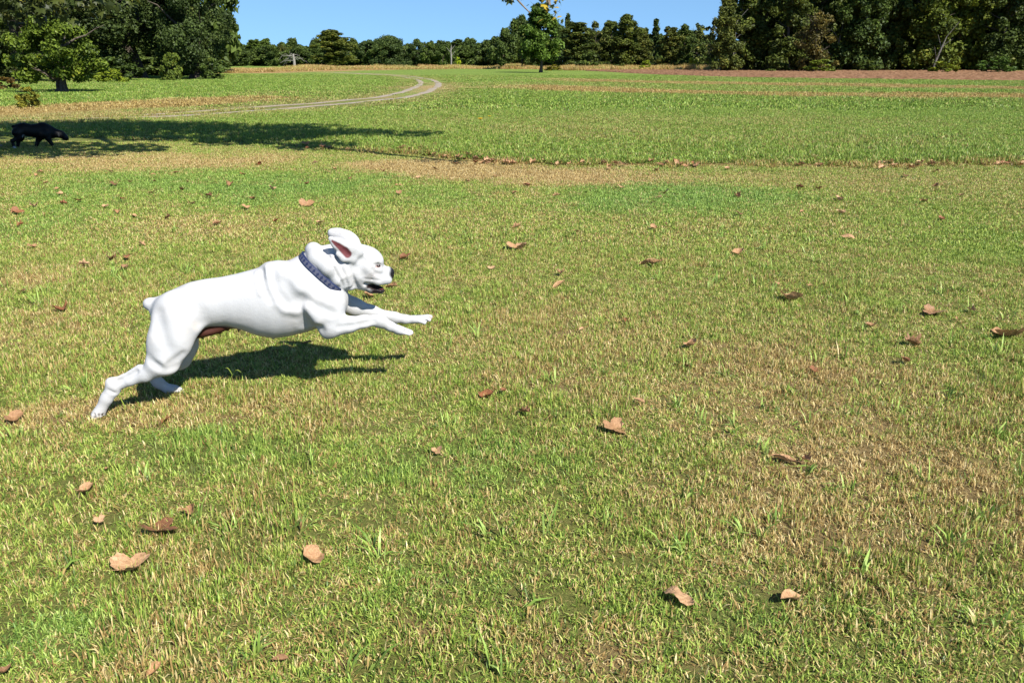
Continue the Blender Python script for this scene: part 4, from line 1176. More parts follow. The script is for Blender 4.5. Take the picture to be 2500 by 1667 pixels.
# ------------------------------------------------------------------ animals: one continuous skin grown from soft volumes
class Skin:
    def __init__(self, lo, hi, h):
        self.lo = np.array(lo, dtype=np.float32)
        self.h = h
        self.n = np.ceil((np.array(hi) - lo) / h).astype(int) + 1
        self.F = np.full(self.n, 1.0, dtype=np.float32)
        self.ax = [self.lo[i] + h * np.arange(self.n[i], dtype=np.float32) for i in range(3)]

    def box(self, lo, hi):
        a = np.clip(np.floor((np.array(lo) - self.lo) / self.h).astype(int), 0, self.n - 1)
        b = np.clip(np.ceil((np.array(hi) - self.lo) / self.h).astype(int) + 1, 1, self.n)
        sl = tuple(slice(int(p), int(q)) for p, q in zip(a, b))
        X = self.ax[0][sl[0]][:, None, None]
        Y = self.ax[1][sl[1]][None, :, None]
        Z = self.ax[2][sl[2]][None, None, :]
        return sl, X, Y, Z

    @staticmethod
    def smin(a, b, k):
        t = np.maximum(k - np.abs(a - b), 0.0) / k
        return np.minimum(a, b) - t * t * (k * 0.25)

    @staticmethod
    def prim(p, X, Y, Z):
        if p[0] == 'c':
            ax, ay, az, bx, by, bz, ra, rb, ys = p[1:]
            iy = 1.0 / ys
            dx, dy, dz = bx - ax, (by - ay) * iy, bz - az
            px, py, pz = X - ax, (Y - ay) * iy, Z - az
            t = np.clip((px * dx + py * dy + pz * dz) / max(dx * dx + dy * dy + dz * dz, 1e-9), 0, 1)
            d = np.sqrt((px - t * dx) ** 2 + (py - t * dy) ** 2 + (pz - t * dz) ** 2)
            return d - (ra + (rb - ra) * t)
        cx, cy, cz, rx, ry, rz, rot, roz = p[1:]
        a = math.radians(rot)
        qx, qy, qz = X - cx, Y - cy, Z - cz
        if roz:
            b = math.radians(roz)
            qx, qy = qx * math.cos(b) + qy * math.sin(b), -qx * math.sin(b) + qy * math.cos(b)
        ux = qx * math.cos(a) - qz * math.sin(a)       # rot > 0 tips the front end down
        uz = qx * math.sin(a) + qz * math.cos(a)
        k0 = np.sqrt((ux / rx) ** 2 + (qy / ry) ** 2 + (uz / rz) ** 2) + 1e-6
        k1 = np.sqrt((ux / rx ** 2) ** 2 + (qy / ry ** 2) ** 2 + (uz / rz ** 2) ** 2) + 1e-6
        return k0 * (k0 - 1.0) / k1

    @staticmethod
    def bounds(p):
        if p[0] == 'c':
            r = max(p[7], p[8])
            ry = r * max(1.0, p[9])
            a, b = np.array(p[1:4]), np.array(p[4:7])
            m = np.array([r, ry, r])
            return np.minimum(a, b) - m, np.maximum(a, b) + m
        r = max(p[4:7])
        return np.array(p[1:4]) - r, np.array(p[1:4]) + r

    def group(self, k, op, ki, prims):
        bs = [self.bounds(p) for p in prims]
        m = k + ki + 0.012
        lo = np.min([b[0] for b in bs], axis=0) - m
        hi = np.max([b[1] for b in bs], axis=0) + m
        sl, X, Y, Z = self.box(lo, hi)
        d = None
        for p in prims:
            q = self.prim(p, X, Y, Z)
            d = q if d is None else self.smin(d, q, ki)
        d = d.astype(np.float32)
        if op == 'u':
            self.F[sl] = self.smin(self.F[sl], d, k)
        else:
            self.F[sl] = -self.smin(-self.F[sl], d, k)

    def loft(self, rows):
        R = np.array(rows)
        lo = (R[0, 0] - 0.03, -R[:, 3].max() - 0.05, (R[:, 1] - R[:, 2]).min() - 0.05)
        hi = (R[-1, 0] + 0.03, R[:, 3].max() + 0.05, (R[:, 1] + R[:, 2]).max() + 0.05)
        sl, X, Y, Z = self.box(lo, hi)
        x = X[:, 0, 0]

        def soft(c):
            xx = np.linspace(R[0, 0], R[-1, 0], 400)
            v = np.interp(xx, R[:, 0], R[:, c])
            kr = np.hanning(23)
            v = np.convolve(np.pad(v, 11, mode='edge'), kr / kr.sum(), mode='valid')
            return np.interp(x, xx, v)[:, None, None]
        c, hh, hw = soft(1), soft(2), soft(3)
        d = (np.sqrt(((Z - c) / hh) ** 2 + (Y / hw) ** 2) - 1.0) * np.minimum(hh, hw)
        over = np.maximum(np.maximum(R[0, 0] - x, x - R[-1, 0]), 0)[:, None, None]
        d = np.sqrt(np.maximum(d, 0) ** 2 + over ** 2) * (over > 0) + d * (over == 0)
        self.F[sl] = np.minimum(self.F[sl], d.astype(np.float32))

    def at(self, P):
        q = (np.asarray(P) - self.lo) / self.h
        i = np.clip(np.floor(q).astype(int), 0, self.n - 2)
        f = q - i
        s = 0.0
        for a in (0, 1):
            for b in (0, 1):
                for c in (0, 1):
                    w = (f[..., 0] if a else 1 - f[..., 0]) * (f[..., 1] if b else 1 - f[..., 1]) * (f[..., 2] if c else 1 - f[..., 2])
                    s = s + w * self.F[i[..., 0] + a, i[..., 1] + b, i[..., 2] + c]
        return s

    def mesh(self, relax=2):
        F, h = self.F, self.h
        S = F < 0
        cnt = np.zeros(np.array(F.shape) - 1, dtype=np.int8)
        for a in (0, 1):
            for b in (0, 1):
                for c in (0, 1):
                    cnt += S[a:S.shape[0] - 1 + a, b:S.shape[1] - 1 + b, c:S.shape[2] - 1 + c]
        cells = np.argwhere((cnt > 0) & (cnt < 8))
        idx = np.full(cnt.shape, -1, dtype=np.int32)
        idx[cells[:, 0], cells[:, 1], cells[:, 2]] = np.arange(len(cells))
        acc = np.zeros((len(cells), 3))
        num = np.zeros(len(cells))
        corners = [(a, b, c) for a in (0, 1) for b in (0, 1) for c in (0, 1)]
        for p in corners:
            for axis in range(3):
                if p[axis] == 1:
                    continue
                q = list(p)
                q[axis] = 1
                f0 = F[cells[:, 0] + p[0], cells[:, 1] + p[1], cells[:, 2] + p[2]]
                f1 = F[cells[:, 0] + q[0], cells[:, 1] + q[1], cells[:, 2] + q[2]]
                m = (f0 < 0) != (f1 < 0)
                t = np.where(m, f0 / np.where(m, f0 - f1, 1), 0)
                pos = np.tile(np.array(p, dtype=float), (len(cells), 1))
                pos[:, axis] = t
                acc[m] += pos[m]
                num[m] += 1
        V = self.lo + h * (cells + acc / num[:, None])
        quads = []
        for axis in range(3):
            o1, o2 = [(1, 2), (2, 0), (0, 1)][axis]
            n = np.array(F.shape)
            s0 = [slice(1, m - 1) for m in n]
            s1 = [slice(1, m - 1) for m in n]
            s0[axis] = slice(0, n[axis] - 1)
            s1[axis] = slice(1, n[axis])
            A, B = S[tuple(s0)], S[tuple(s1)]
            for flag, order in ((A & ~B, 1), (~A & B, -1)):
                e = np.argwhere(flag)
                if not len(e):
                    continue
                off = np.ones(3, dtype=int)
                off[axis] = 0
                e = e + off
                d1 = np.zeros(3, dtype=int)
                d1[o1] = 1
                d2 = np.zeros(3, dtype=int)
                d2[o2] = 1
                ring = [e - d1 - d2, e - d2, e, e - d1]
                if order < 0:
                    ring = ring[::-1]
                quads.append(np.stack([idx[r[:, 0], r[:, 1], r[:, 2]] for r in ring], axis=1))
        Q = np.concatenate(quads)
        for it in range(relax):
            s = np.zeros_like(V)
            k = np.zeros(len(V))
            for a, b in ((0, 1), (1, 2), (2, 3), (3, 0)):
                np.add.at(s, Q[:, a], V[Q[:, b]])
                np.add.at(k, Q[:, a], 1)
                np.add.at(s, Q[:, b], V[Q[:, a]])
                np.add.at(k, Q[:, b], 1)
            V = V * 0.5 + 0.5 * s / np.maximum(k, 1)[:, None]
        return V, Q

# body of the white dog in its own metre frame (x to the head, -y to the near side, z up)
TORSO=[(-0.5806, 0.4264, 0.0107, 0.022), (-0.571, 0.4319, 0.034, 0.045), (-0.5571, 0.4271, 0.0582, 0.066), (-0.5355, 0.422, 0.0758, 0.082), (-0.4839, 0.4252, 0.0951, 0.098), (-0.4179, 0.4378, 0.1084, 0.1), (-0.3515, 0.4501, 0.1069, 0.094), (-0.2859, 0.4517, 0.1096, 0.094), (-0.2206, 0.4454, 0.1262, 0.103), (-0.1549, 0.436, 0.1496, 0.116), (-0.0878, 0.4346, 0.1665, 0.124), (-0.0197, 0.4373, 0.1654, 0.124), (0.0496, 0.4467, 0.1607, 0.116), (0.1183, 0.4431, 0.1367, 0.105), (0.1663, 0.4329, 0.1041, 0.092), (0.2008, 0.4253, 0.0734, 0.072), (0.22, 0.4187, 0.035, 0.045), (0.227, 0.4183, 0.0097, 0.02)]
DOG_FORM=[
  ('scapula', 0.05, 'u', 0.03, [('c', -0.0405, -0.055, 0.568, 0.0539, -0.085, 0.5055, 0.034, 0.05, 0.8), ('c', 0.0539, -0.085, 0.5055, 0.1556, -0.088, 0.4268, 0.05, 0.058, 0.8)]),
  ('scapula', 0.05, 'u', 0.03, [('c', -0.0405, 0.055, 0.568, 0.0539, 0.085, 0.5055, 0.034, 0.05, 0.8), ('c', 0.0539, 0.085, 0.5055, 0.1556, 0.088, 0.4268, 0.05, 0.058, 0.8)]),
  ('withers', 0.03, 'u', 0.03, [('c', -0.0734, -0.0, 0.5834, -0.0433, -0.0, 0.5844, 0.031, 0.031, 1.2)]),
  ('neck', 0.06, 'u', 0.03, [('c', 0.0508, -0.0, 0.4607, 0.1436, -0.0, 0.5458, 0.135, 0.113, 0.78), ('c', 0.1436, -0.0, 0.5458, 0.2157, -0.0, 0.5848, 0.113, 0.082, 0.78)]),
  ('tail', 0.02, 'u', 0.02, [('c', -0.5323, -0.0, 0.4458, -0.5625, -0.0, 0.4566, 0.034, 0.029, 1.0), ('c', -0.5625, -0.0, 0.4566, -0.5867, -0.0, 0.4641, 0.029, 0.0265, 1.0)]),
  ('thigh_near', 0.055, 'u', 0.04, [('c', -0.4751, -0.055, 0.4294, -0.4821, -0.08, 0.3811, 0.082, 0.087, 0.62), ('c', -0.4821, -0.08, 0.3811, -0.5137, -0.1, 0.3121, 0.087, 0.082, 0.62), ('c', -0.5137, -0.1, 0.3121, -0.5476, -0.112, 0.2442, 0.082, 0.064, 0.62), ('c', -0.54, -0.115, 0.2324, -0.521, -0.115, 0.2139, 0.042, 0.029, 0.9)]),
  ('gluteus', 0.04, 'u', 0.03, [('e', -0.4587, -0.0645, 0.4591, 0.075, 0.04, 0.065, 0, 0)]),
  ('gaskin_near', 0.03, 'u', 0.014, [('c', -0.562, -0.115, 0.2229, -0.6247, -0.112, 0.1816, 0.047, 0.03, 0.8), ('c', -0.6247, -0.112, 0.1816, -0.6877, -0.108, 0.1603, 0.03, 0.0215, 0.8), ('c', -0.6877, -0.108, 0.1603, -0.7522, -0.1, 0.1332, 0.0215, 0.019, 0.8), ('c', -0.6434, -0.105, 0.2112, -0.7159, -0.102, 0.1782, 0.018, 0.009, 0.8), ('c', -0.7159, -0.102, 0.1782, -0.7662, -0.1, 0.1593, 0.009, 0.017, 0.8), ('c', -0.7656, -0.1, 0.1549, -0.7592, -0.1, 0.1157, 0.021, 0.023, 0.8)]),
  ('metatarsus_near', 0.02, 'u', 0.03, [('c', -0.7651, -0.1, 0.1382, -0.7935, -0.1, 0.0864, 0.0235, 0.0205, 0.85), ('c', -0.7935, -0.1, 0.0864, -0.8302, -0.1, 0.0301, 0.0205, 0.025, 0.85)]),
  ('paw_near_hind', 0.014, 'u', 0.008, [('e', -0.8433, -0.1, 0.0138, 0.026, 0.026, 0.022, 0, 0), ('c', -0.8448, -0.112, 0.02, -0.8582, -0.116, 0.0079, 0.013, 0.0105, 1.0), ('c', -0.8381, -0.105, 0.0125, -0.8446, -0.108, -0.0047, 0.0135, 0.011, 1.0), ('c', -0.8312, -0.096, 0.0092, -0.832, -0.094, -0.0095, 0.0135, 0.011, 1.0), ('c', -0.8263, -0.088, 0.011, -0.8209, -0.086, -0.0039, 0.012, 0.01, 1.0)]),
  ('thigh_far', 0.05, 'u', 0.03, [('c', -0.488, 0.055, 0.3972, -0.4992, 0.085, 0.33, 0.085, 0.092, 0.62), ('c', -0.4992, 0.085, 0.33, -0.5067, 0.1, 0.2356, 0.092, 0.075, 0.62), ('c', -0.5067, 0.1, 0.2356, -0.5205, 0.105, 0.1703, 0.075, 0.055, 0.62)]),
  ('gaskin_far', 0.03, 'u', 0.016, [('c', -0.5215, 0.105, 0.1781, -0.5819, 0.105, 0.1377, 0.05, 0.036, 0.8), ('c', -0.5819, 0.105, 0.1377, -0.6454, 0.1, 0.1074, 0.036, 0.026, 0.8), ('c', -0.6484, 0.1, 0.1053, -0.6198, 0.1, 0.0607, 0.026, 0.0235, 0.85), ('c', -0.6198, 0.1, 0.0607, -0.5859, 0.1, 0.0275, 0.0235, 0.023, 0.85)]),
  ('paw_far_hind', 0.014, 'u', 0.008, [('e', -0.566, 0.1, 0.0239, 0.032, 0.027, 0.02, 0, 0), ('c', -0.5615, 0.092, 0.0243, -0.5365, 0.09, 0.017, 0.013, 0.0105, 1.0), ('c', -0.5599, 0.104, 0.0232, -0.5317, 0.105, 0.0151, 0.0135, 0.011, 1.0), ('c', -0.5648, 0.115, 0.0224, -0.54, 0.118, 0.0162, 0.012, 0.01, 1.0)]),
  ('upper_arm_near', 0.04, 'u', 0.04, [('c', 0.1769, -0.085, 0.4353, 0.1653, -0.1, 0.3784, 0.058, 0.052, 0.8), ('c', 0.1653, -0.1, 0.3784, 0.1529, -0.105, 0.3258, 0.052, 0.04, 0.8), ('e', 0.0987, -0.115, 0.4028, 0.05, 0.03, 0.06, -20, 0)]),
  ('elbow_near', 0.02, 'u', 0.03, [('c', 0.1651, -0.105, 0.3321, 0.1466, -0.105, 0.2966, 0.034, 0.017, 1.0)]),
  ('forearm_near', 0.026, 'u', 0.016, [('c', 0.1713, -0.108, 0.3252, 0.2446, -0.108, 0.3362, 0.042, 0.037, 0.85), ('c', 0.2446, -0.108, 0.3362, 0.315, -0.105, 0.3444, 0.037, 0.029, 0.85), ('c', 0.315, -0.105, 0.3444, 0.3702, -0.1, 0.3444, 0.029, 0.0245, 0.85), ('c', 0.3702, -0.1, 0.3444, 0.3941, -0.098, 0.3373, 0.0245, 0.026, 0.85), ('c', 0.394, -0.098, 0.3358, 0.4307, -0.095, 0.3093, 0.025, 0.0205, 0.95), ('c', 0.4307, -0.095, 0.3093, 0.4659, -0.093, 0.2906, 0.0205, 0.02, 0.95), ('c', 0.3744, -0.095, 0.3215, 0.3847, -0.095, 0.3161, 0.012, 0.01, 1.0)]),
  ('paw_near_fore', 0.013, 'u', 0.008, [('e', 0.48, -0.092, 0.283, 0.03, 0.027, 0.019, 12, 0), ('c', 0.486, -0.103, 0.2846, 0.5174, -0.106, 0.2707, 0.0125, 0.0105, 1.0), ('c', 0.4905, -0.095, 0.2831, 0.5274, -0.096, 0.2696, 0.013, 0.0105, 1.0), ('c', 0.4903, -0.085, 0.2822, 0.5249, -0.083, 0.271, 0.0125, 0.0105, 1.0), ('c', 0.4855, -0.076, 0.2812, 0.5132, -0.073, 0.2725, 0.0115, 0.01, 1.0), ('c', 0.462, -0.09, 0.2785, 0.4797, -0.09, 0.2702, 0.012, 0.01, 1.0)]),
  ('upper_arm_far', 0.04, 'u', 0.02, [('c', 0.1804, 0.085, 0.3861, 0.2165, 0.095, 0.3805, 0.055, 0.048, 0.8), ('c', 0.2314, 0.095, 0.3871, 0.2875, 0.095, 0.3559, 0.048, 0.041, 0.85), ('c', 0.2875, 0.095, 0.3559, 0.3663, 0.09, 0.3264, 0.041, 0.03, 0.85), ('c', 0.3663, 0.09, 0.3264, 0.4462, 0.085, 0.2997, 0.03, 0.022, 0.85), ('c', 0.4462, 0.085, 0.2997, 0.4741, 0.083, 0.2934, 0.022, 0.0235, 0.85), ('c', 0.4741, 0.083, 0.2934, 0.5201, 0.082, 0.2806, 0.022, 0.0195, 0.95), ('c', 0.5201, 0.082, 0.2806, 0.5575, 0.08, 0.2766, 0.0195, 0.02, 0.95), ('c', 0.4637, 0.085, 0.2762, 0.4748, 0.085, 0.2722, 0.01, 0.009, 1.0)]),
  ('paw_far_fore', 0.013, 'u', 0.008, [('e', 0.5803, 0.08, 0.2764, 0.033, 0.027, 0.019, 2, 0), ('c', 0.5899, 0.068, 0.2737, 0.6118, 0.065, 0.261, 0.0125, 0.0105, 1.0), ('c', 0.595, 0.076, 0.2764, 0.6366, 0.075, 0.2702, 0.013, 0.0105, 1.0), ('c', 0.5965, 0.086, 0.278, 0.6466, 0.087, 0.2817, 0.0125, 0.0105, 1.0), ('c', 0.5902, 0.095, 0.2789, 0.6328, 0.097, 0.2829, 0.0115, 0.01, 1.0)]),
  ('crest', 0.03, 'u', 0.03, [('c', 0.1544, -0.0, 0.641, 0.2308, -0.0, 0.6523, 0.034, 0.034, 1.0)]),
  ('chest_front', 0.05, 'u', 0.03, [('e', 0.1805, -0.0, 0.4366, 0.07, 0.075, 0.1, -10, 0)]),
  ('roll', 0.008, 'u', 0.03, [('c', 0.1204, 0.0, 0.6586, 0.132, -0.045, 0.6312, 0.036, 0.037, 1.0), ('c', 0.132, -0.045, 0.6312, 0.1753, -0.083, 0.5965, 0.037, 0.032, 1.0), ('c', 0.1753, -0.083, 0.5965, 0.2089, -0.072, 0.5381, 0.032, 0.024, 1.0), ('c', 0.2089, -0.072, 0.5381, 0.2326, -0.05, 0.4981, 0.024, 0.016, 1.0)]),
  ('roll2', 0.007, 'u', 0.02, [('c', 0.1838, -0.06, 0.6259, 0.2064, -0.074, 0.571, 0.03, 0.022, 1.0), ('c', 0.2064, -0.074, 0.571, 0.2315, -0.055, 0.5054, 0.022, 0.017, 1.0)]),
  ('roll3', 0.007, 'u', 0.02, [('c', 0.2368, -0.062, 0.5876, 0.254, -0.06, 0.5356, 0.022, 0.016, 1.0), ('c', 0.254, -0.06, 0.5356, 0.2701, -0.042, 0.4905, 0.016, 0.013, 1.0)]),
  ('roll', 0.008, 'u', 0.03, [('c', 0.1204, 0.0, 0.6586, 0.132, 0.045, 0.6312, 0.036, 0.037, 1.0), ('c', 0.132, 0.045, 0.6312, 0.1753, 0.083, 0.5965, 0.037, 0.032, 1.0), ('c', 0.1753, 0.083, 0.5965, 0.2089, 0.072, 0.5381, 0.032, 0.024, 1.0), ('c', 0.2089, 0.072, 0.5381, 0.2326, 0.05, 0.4981, 0.024, 0.016, 1.0)]),
  ('roll2', 0.007, 'u', 0.02, [('c', 0.1838, 0.06, 0.6259, 0.2064, 0.074, 0.571, 0.03, 0.022, 1.0), ('c', 0.2064, 0.074, 0.571, 0.2315, 0.055, 0.5054, 0.022, 0.017, 1.0)]),
  ('roll3', 0.007, 'u', 0.02, [('c', 0.2368, 0.062, 0.5876, 0.254, 0.06, 0.5356, 0.022, 0.016, 1.0), ('c', 0.254, 0.06, 0.5356, 0.2701, 0.042, 0.4905, 0.016, 0.013, 1.0)]),
  ('head', 0.035, 'u', 0.03, [('e', 0.3214, -0.0, 0.6016, 0.086, 0.068, 0.074, 18, 0), ('e', 0.2676, -0.0, 0.5816, 0.085, 0.07, 0.085, 20, 0), ('e', 0.365, -0.0, 0.5902, 0.058, 0.054, 0.06, 25, 0), ('e', 0.3129, -0.03, 0.5569, 0.066, 0.042, 0.058, 15, 0), ('c', 0.3719, -0.034, 0.6144, 0.3998, -0.028, 0.6012, 0.024, 0.0165, 1.0), ('c', 0.3544, -0.047, 0.573, 0.3893, -0.036, 0.5535, 0.022, 0.018, 1.0), ('e', 0.3129, 0.03, 0.5569, 0.066, 0.042, 0.058, 15, 0), ('c', 0.3719, 0.034, 0.6144, 0.3998, 0.028, 0.6012, 0.024, 0.0165, 1.0), ('c', 0.3544, 0.047, 0.573, 0.3893, 0.036, 0.5535, 0.022, 0.018, 1.0)]),
  ('muzzle', 0.02, 'u', 0.018, [('c', 0.378, 0.0, 0.5453, 0.4384, 0.0, 0.5392, 0.036, 0.028, 1.15), ('c', 0.3565, -0.032, 0.5275, 0.3946, -0.032, 0.5147, 0.021, 0.0245, 0.9), ('c', 0.3946, -0.032, 0.5147, 0.437, -0.018, 0.5083, 0.0245, 0.022, 0.9), ('c', 0.3565, 0.032, 0.5275, 0.3946, 0.032, 0.5147, 0.021, 0.0245, 0.9), ('c', 0.3946, 0.032, 0.5147, 0.437, 0.018, 0.5083, 0.0245, 0.022, 0.9)]),
  ('jaw', 0.012, 'u', 0.012, [('c', 0.3118, 0.0, 0.5046, 0.3629, 0.0, 0.4684, 0.03, 0.021, 1.6), ('c', 0.3629, 0.0, 0.4684, 0.4075, 0.0, 0.4578, 0.021, 0.0175, 1.6)]),
  ('throat', 0.03, 'u', 0.03, [('c', 0.2639, -0.0, 0.5269, 0.312, -0.0, 0.5075, 0.045, 0.03, 1.25)]),
  ('lip_back', 0.012, 'u', 0.01, [('c', 0.3312, -0.036, 0.5207, 0.3404, -0.03, 0.4913, 0.016, 0.01, 1.0)]),
  ('lip_back', 0.012, 'u', 0.01, [('c', 0.3312, 0.036, 0.5207, 0.3404, 0.03, 0.4913, 0.016, 0.01, 1.0)]),
  ('mouth', 0.005, 's', 0.006, [('c', 0.3347, -0.05, 0.5043, 0.3635, -0.046, 0.4866, 0.009, 0.0125, 1.6), ('c', 0.3635, -0.046, 0.4866, 0.4028, -0.036, 0.4768, 0.0125, 0.012, 1.6), ('c', 0.4028, -0.036, 0.4768, 0.438, 0.0, 0.4617, 0.012, 0.01, 1.6)]),
  ('mouth', 0.005, 's', 0.006, [('c', 0.3347, 0.05, 0.5043, 0.3635, 0.046, 0.4866, 0.009, 0.0125, 1.6), ('c', 0.3635, 0.046, 0.4866, 0.4028, 0.036, 0.4768, 0.0125, 0.012, 1.6), ('c', 0.4028, 0.036, 0.4768, 0.438, 0.0, 0.4617, 0.012, 0.01, 1.6)]),
  ('nose', 0.008, 'u', 0.006, [('e', 0.4519, -0.0, 0.5384, 0.022, 0.025, 0.0215, 8, 0), ('e', 0.4582, -0.0, 0.5201, 0.014, 0.014, 0.014, 0, 0)]),
  ('nostril', 0.004, 's', 0.004, [('e', 0.4647, -0.013, 0.5356, 0.006, 0.004, 0.004, 0, 0)]),
  ('eye_socket', 0.012, 's', 0.004, [('e', 0.3962, -0.054, 0.5822, 0.012, 0.01, 0.007, 0, 0)]),
  ('nostril', 0.004, 's', 0.004, [('e', 0.4647, 0.013, 0.5356, 0.006, 0.004, 0.004, 0, 0)]),
  ('eye_socket', 0.012, 's', 0.004, [('e', 0.3962, 0.054, 0.5822, 0.012, 0.01, 0.007, 0, 0)]),
  ('lip_split', 0.006, 's', 0.004, [('c', 0.4708, -0.0, 0.5119, 0.4647, -0.0, 0.4914, 0.0035, 0.0035, 1.0)]),
  ('ear_near', 0.014, 'u', 0.014, [('c', 0.1957, -0.082, 0.7252, 0.2235, -0.084, 0.7033, 0.012, 0.026, 0.42), ('c', 0.2235, -0.084, 0.7033, 0.2624, -0.08, 0.678, 0.026, 0.034, 0.42), ('c', 0.2624, -0.08, 0.678, 0.2993, -0.064, 0.654, 0.034, 0.036, 0.42), ('c', 0.2213, -0.088, 0.6569, 0.2468, -0.088, 0.6357, 0.01, 0.015, 0.5), ('c', 0.2468, -0.088, 0.6357, 0.2867, -0.074, 0.6287, 0.015, 0.02, 0.5)]),
  ('ear_hollow', 0.007, 's', 0.008, [('c', 0.2023, -0.098, 0.7157, 0.2285, -0.103, 0.6932, 0.006, 0.012, 0.9), ('c', 0.2285, -0.103, 0.6932, 0.2523, -0.104, 0.6698, 0.012, 0.017, 0.9), ('c', 0.2523, -0.104, 0.6698, 0.265, -0.1, 0.6542, 0.017, 0.016, 0.9)]),
  ('ear_far', 0.014, 'u', 0.02, [('e', 0.26, 0.075, 0.6939, 0.074, 0.018, 0.038, 22, 0), ('c', 0.206, 0.07, 0.7237, 0.239, 0.072, 0.7173, 0.012, 0.016, 0.8), ('c', 0.3139, 0.055, 0.6428, 0.2721, 0.072, 0.6888, 0.03, 0.03, 0.6)]),
  ('fold', 0.03, 'u', 0.008, [('c', -0.0785, -0.0401, 0.5934, -0.0776, -0.0721, 0.5649, 0.016, 0.016, 1.0), ('c', -0.0776, -0.0721, 0.5649, -0.0698, -0.0923, 0.5216, 0.016, 0.016, 1.0), ('c', -0.0698, -0.0923, 0.5216, -0.0535, -0.1072, 0.4777, 0.016, 0.016, 1.0), ('c', -0.0535, -0.1072, 0.4777, -0.0184, -0.1124, 0.4368, 0.016, 0.016, 1.0), ('c', -0.0184, -0.1124, 0.4368, 0.0512, -0.1223, 0.4139, 0.016, 0.016, 1.0)]),
  ('fold', 0.02, 'u', 0.008, [('c', -0.122, -0.0409, 0.5744, -0.122, -0.0745, 0.5468, 0.01, 0.01, 1.0), ('c', -0.122, -0.0745, 0.5468, -0.1125, -0.0998, 0.5062, 0.01, 0.01, 1.0)]),
  ('groove', 0.03, 's', 0.008, [('c', -0.0642, -0.0769, 0.6117, -0.0625, -0.1072, 0.5627, 0.018, 0.018, 1.0), ('c', -0.0625, -0.1072, 0.5627, -0.0475, -0.1277, 0.5098, 0.018, 0.018, 1.0), ('c', -0.0475, -0.1277, 0.5098, -0.0114, -0.1397, 0.4608, 0.018, 0.018, 1.0)]),
  ('groove', 0.02, 's', 0.008, [('c', -0.1091, -0.0501, 0.5961, -0.1076, -0.0874, 0.5628, 0.012, 0.012, 1.0), ('c', -0.1076, -0.0874, 0.5628, -0.0965, -0.1154, 0.5184, 0.012, 0.012, 1.0), ('c', -0.0965, -0.1154, 0.5184, -0.0777, -0.1291, 0.4766, 0.012, 0.012, 1.0)]),
  ('groove', 0.035, 's', 0.008, [('c', 0.0447, -0.1525, 0.4699, 0.0574, -0.1581, 0.4205, 0.03, 0.03, 1.0), ('c', 0.0574, -0.1581, 0.4205, 0.0656, -0.1294, 0.3388, 0.03, 0.03, 1.0)]),
  ('groove', 0.03, 's', 0.008, [('c', 0.0509, -0.1487, 0.4635, 0.1008, -0.1576, 0.4424, 0.022, 0.022, 1.0)]),
  ('groove', 0.025, 's', 0.008, [('c', 0.1338, -0.1563, 0.433, 0.1812, -0.1561, 0.4072, 0.016, 0.016, 1.0)]),
  ('groove', 0.03, 's', 0.008, [('c', 0.0154, -0.1483, 0.485, -0.0183, -0.1234, 0.5581, 0.02, 0.02, 1.0)]),
  ('groove', 0.025, 's', 0.008, [('c', 0.0839, -0.1579, 0.4131, 0.114, -0.1441, 0.3306, 0.018, 0.018, 1.0)]),
  ('fold', 0.025, 'u', 0.008, [('c', 0.0765, -0.1294, 0.4334, 0.1115, -0.1321, 0.3779, 0.018, 0.018, 1.0)]),
  ('groove', 0.015, 's', 0.008, [('c', 0.2028, -0.1503, 0.3382, 0.2859, -0.1407, 0.3412, 0.01, 0.01, 1.0), ('c', 0.2859, -0.1407, 0.3412, 0.3557, -0.131, 0.3495, 0.01, 0.01, 1.0)]),
  ('groove', 0.035, 's', 0.008, [('c', -0.5469, -0.127, 0.4523, -0.5344, -0.1589, 0.3829, 0.024, 0.024, 1.0), ('c', -0.5344, -0.1589, 0.3829, -0.5132, -0.1742, 0.3102, 0.024, 0.024, 1.0)]),
  ('groove', 0.035, 's', 0.008, [('c', -0.395, -0.1132, 0.4998, -0.3771, -0.1223, 0.4316, 0.022, 0.022, 1.0), ('c', -0.3771, -0.1223, 0.4316, -0.3711, -0.1166, 0.3926, 0.022, 0.022, 1.0)]),
  ('groove', 0.02, 's', 0.008, [('c', -0.5998, -0.1514, 0.2665, -0.5396, -0.1688, 0.2106, 0.016, 0.016, 1.0), ('c', -0.5396, -0.1688, 0.2106, -0.4933, -0.1536, 0.2132, 0.016, 0.016, 1.0)]),
  ('groove', 0.012, 's', 0.008, [('c', -0.6593, -0.123, 0.2034, -0.6965, -0.1212, 0.1833, 0.01, 0.01, 1.0), ('c', -0.6965, -0.1212, 0.1833, -0.7333, -0.1161, 0.1646, 0.01, 0.01, 1.0)]),
  ('groove', 0.008, 's', 0.008, [('c', -0.7773, -0.124, 0.1298, -0.751, -0.1213, 0.1109, 0.006, 0.006, 1.0)]),
  ('groove', 0.02, 's', 0.008, [('c', -0.5096, -0.1628, 0.2374, -0.4564, -0.1471, 0.2671, 0.014, 0.014, 1.0)]),
  ('groove', 0.012, 's', 0.008, [('c', 0.1658, -0.0328, 0.6675, 0.1908, -0.1013, 0.6288, 0.011, 0.011, 1.0), ('c', 0.1908, -0.1013, 0.6288, 0.2206, -0.0991, 0.5691, 0.011, 0.011, 1.0), ('c', 0.2206, -0.0991, 0.5691, 0.2397, -0.0788, 0.5156, 0.011, 0.011, 1.0)]),
  ('groove', 0.012, 's', 0.008, [('c', 0.1658, 0.0328, 0.6675, 0.1908, 0.1013, 0.6288, 0.011, 0.011, 1.0), ('c', 0.1908, 0.1013, 0.6288, 0.2206, 0.0991, 0.5691, 0.011, 0.011, 1.0), ('c', 0.2206, 0.0991, 0.5691, 0.2397, 0.0788, 0.5156, 0.011, 0.011, 1.0)]),
